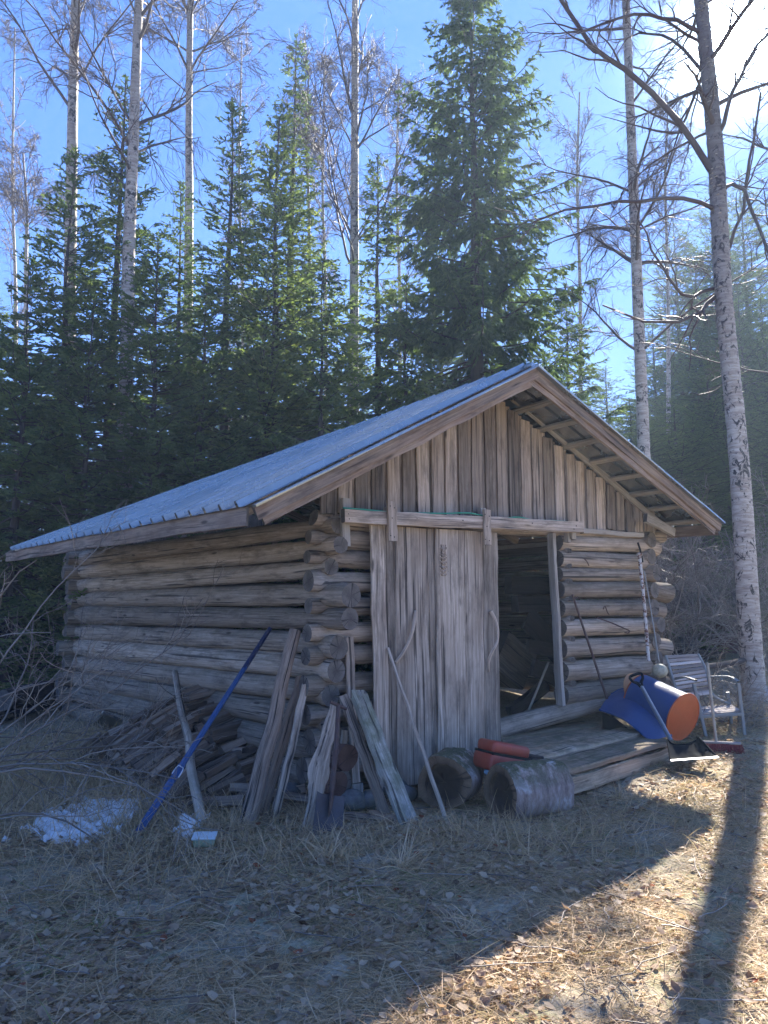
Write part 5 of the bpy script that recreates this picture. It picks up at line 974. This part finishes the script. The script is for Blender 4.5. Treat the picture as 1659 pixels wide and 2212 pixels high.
# ================================================================== ground cover
def inbarn(P):
    q = P[:, :2]-C0[:2]; det = U[0]*V[1]-U[1]*V[0]; u = (q[:, 0]*V[1]-q[:, 1]*V[0])/det; v = (U[0]*q[:, 1]-U[1]*q[:, 0])/det; return (u > -.0) & (u < WF) & (v > .05) & (v < LB)
def inview(P, mg=1.15):
    return (np.abs(P[:, 0]) < (P[:, 1]*.53+.5)*mg)
def scatter(n, rr, ymin=2.6, ymax=13, pw=1.0):
    y = ymin+(ymax-ymin)*rr.random(n)**pw; x = rr.uniform(-1, 1, n)*(y*.56+.6); P = np.stack([x, y, hgt(x, y)], 1); return P[~inbarn(P)]
def clump(P, s, th):
    v = np.sin(P[:, 0]*s+1.3*np.sin(P[:, 1]*s*.7))*np.sin(P[:, 1]*s*1.1+1.7*np.sin(P[:, 0]*s*.6)+2); return v > th
def leaves():
    rr = np.random.default_rng(5); P = np.concatenate([scatter(34000, rr, 2.5, 9, 1.2), scatter(12000, rr, 9, 17)]); P = P[(clump(P, 1.9, -.05) & (rr.random(len(P)) < .65)) | (rr.random(len(P)) < .25)]; n = len(P); az = rr.random(n)*6.28
    tilt = rr.normal(size=(n, 2))*.27; nz_ = unit(np.stack([tilt[:, 0], tilt[:, 1], np.ones(n)], 1)); d = unit(np.cross(nz_, np.stack([np.cos(az), np.sin(az), 0*az], 1))); s = np.cross(nz_, d)
    L = (.011+.021*rr.random(n)**1.4)[:, None]; w = L*rr.uniform(.55, .85, n)[:, None]; cu = (rr.uniform(-.1, .55, n)[:, None])*L; c = P+Z*rr.uniform(.004, .035, n)[:, None]
    v = np.stack([c-d*L+nz_*cu*.5, c-d*L*.35-s*w+nz_*cu, c-d*L*.3, c-d*L*.35+s*w+nz_*cu, c+d*L*.35-s*w*.75+nz_*cu, c+d*L*.35, c+d*L*.35+s*w*.75+nz_*cu*.9, c+d*L*1.1+nz_*cu*1.2], 1).reshape(-1, 3)
    b = (np.arange(n)*8)[:, None, None]; Q = (b+np.array([[1, 2, 5, 4], [2, 3, 6, 5]])).reshape(-1, 4); T = (b+np.array([[0, 2, 1], [0, 3, 2], [4, 5, 7], [5, 6, 7]])).reshape(-1, 3)
    tone = np.clip(rr.normal(.5, .25, n), 0, .94); tone[rr.random(n) < .012] = 1; m = M(); m.add(v, Q, T, None, np.repeat(tone, 8)); m.build('leaf_litter', LEAF, None, True, kind='stuff', label='dead birch leaves covering the ground around the barn', cat='leaves')
leaves()
def blades(P, rr, L, w, lie, tone, m, az=None, k=4):
    n = len(P); az = rr.random(n)*6.28 if az is None else az; h = np.stack([np.cos(az), np.sin(az), 0*az], 1); e = lie; D = unit(h*np.cos(e)[:, None]+Z*np.sin(e)[:, None]); pts = [P]; bend = rr.uniform(.1, .55, n)[:, None]; side = np.cross(D, Z); sw_ = rr.normal(size=(n, 1))*.15
    for i in range(k-1):
        D = unit(D-Z*bend*.5+side*sw_); q = pts[-1]+D*(L/(k-1))[:, None]; g = hgt(q[:, 0], q[:, 1])+.006; q[:, 2] = np.maximum(q[:, 2], g+.012*rr.random(n)); pts.append(q)
    s = unit(np.cross(D, Z+rr.normal(size=(n, 3))*.5)); V_ = []
    for i, p in enumerate(pts): ww = (w*(1-(i/(k-1))**2*.85))[:, None]; V_ += [p-s*ww, p+s*ww]
    v = np.stack(V_, 1).reshape(-1, 3); b = (np.arange(n)*2*k)[:, None, None]; Q = (b+np.array([[2*i, 2*i+1, 2*i+3, 2*i+2] for i in range(k-1)])).reshape(-1, 4); m.add(v, Q, None, None, np.repeat(tone, 2*k))
def grass():
    rr = np.random.default_rng(6); m = M()
    P = scatter(150000, rr, 2.5, 10, 1.2); P = P[clump(P, 3.1, -.45) | (rr.random(len(P)) < .35)]; n = len(P); t = np.clip(rr.normal(.5, .22, n), 0, .9); t[(rr.random(n) < .10) & clump(P, 1.7, .2)] = 1
    blades(P, rr, rr.uniform(.05, .13, n)+.2*rr.random(n)**4, rr.uniform(.0012, .0026, n), rr.uniform(.05, .6, n), t, m)
    P = scatter(26000, rr, 9, 22); n = len(P); blades(P, rr, rr.uniform(.08, .22, n), rr.uniform(.002, .004, n), rr.uniform(.2, 1.0, n), np.clip(rr.normal(.45, .2, n), 0, 1), m)
    # tall dead grass along the left wall and at the feet of the leaning wood
    for cx, cy, sx, sy, cnt, l0, l1 in ((-2.9, 7.2, .8, .9, 5200, .15, .45), (-2.2, 6.1, .8, .5, 2600, .1, .3), (-.2, 5.35, .9, .22, 1500, .08, .22), (-3.2, 9.0, .5, 1.2, 2400, .2, .5), (1.1, 5.4, .5, .25, 900, .08, .25), (-1.3, 5.1, .6, .4, 900, .1, .3), (2.2, 5.9, .5, .4, 500, .08, .22)):
        x = cx+rr.normal(size=cnt)*sx; y = cy+rr.normal(size=cnt)*sy; P = np.stack([x, y, hgt(x, y)], 1); P = P[~inbarn(P)]; n = len(P); blades(P, rr, rr.uniform(l0, l1, n), rr.uniform(.0015, .0032, n), rr.uniform(.3, 1.3, n), np.clip(rr.normal(.55, .22, n), 0, .9), m, k=5)
    m.build('dry_grass', GRASS, None, True, kind='stuff', label='flattened straw coloured grass over the whole yard', cat='grass')
grass()
def tuft(x, y, n, l0, l1, label, seed, s=.05):
    rr = np.random.default_rng(seed); c = G(x, y); P = c+rr.normal(size=(n, 3))*s*A(1, 1, 0); P[:, 2] = hgt(P[:, 0], P[:, 1]); m = M(); blades(P, rr, rr.uniform(l0, l1, n), rr.uniform(.002, .0038, n), rr.uniform(.3, 1.2, n), np.clip(rr.normal(.7, .15, n), 0, .9), m, k=6); m.build('grass_tuft', GRASS, None, True, label=label, cat='grass tuft')
for a in ((650, 1770, 60, .15, .4, 'straw tuft at the foot of the split slab', 1), (720, 1860, 70, .15, .35, 'pale bent grass tuft in front of the spade', 2), (870, 1880, 80, .15, .4, 'broad pale grass tuft below the lichened plank', 3), (1340, 1730, 90, .1, .28, 'grass tuft in front of the platform', 4), (500, 1790, 50, .15, .35, 'straw tuft between the round stake and the bark pole', 5), (1200, 1730, 60, .1, .25, 'grass tuft at the right end of the moss topped log round', 6), (300, 1860, 60, .12, .3, 'grass tuft just below the snow patch', 7), (1010, 2010, 60, .08, .2, 'faint grass tuft in the shaded yard', 8)): tuft(*a)
def litter_sticks():
    rr = np.random.default_rng(15); P = scatter(420, rr, 2.8, 10); n = len(P); az = rr.random(n)*6.28; L = rr.uniform(.1, .45, n); d = np.stack([np.cos(az), np.sin(az), 0*az], 1); t = np.linspace(0, 1, 5); Q = P[:, None]+d[:, None]*(L[:, None]*t)[..., None]+rr.normal(size=(n, 5, 3))*.01; Q[..., 2] = hgt(Q[..., 0], Q[..., 1])+.02+rr.random((n, 1))*.02; m = M(); tubes(m, Q, np.full((n, 5), .003), 4, rr.random(n)); m.build('fallen_twigs', BUSH, None, True, kind='stuff', label='small fallen twigs scattered over the grass', cat='twigs')
litter_sticks()
# ================================================================== air: scattering volume added to veil the view and lift the darks
def veil_haze(density, aniso):
    m, t, b, o = newmat('veil_haze'); t.nodes.remove(b); v = t.nodes.new('ShaderNodeVolumePrincipled'); v.inputs['Color'].default_value = (.62, .8, 1, 1); v.inputs['Density'].default_value = density; v.inputs['Anisotropy'].default_value = aniso; t.links.new(v.outputs[0], o.inputs['Volume'])
    mm = M(); x0, x1, y0, y1, z0, z1 = -225, 225, -65, 405, -1.5, 24
    v_ = [(x, y, z) for z in (z0, z1) for y in (y0, y1) for x in (x0, x1)]; mm.add(v_, [[0, 2, 3, 1], [4, 5, 7, 6], [0, 1, 5, 4], [2, 6, 7, 3], [0, 4, 6, 2], [1, 3, 7, 5]]); mm.build('veil_haze', m, None, False, kind='stuff')
veil_haze(.0024, .3)
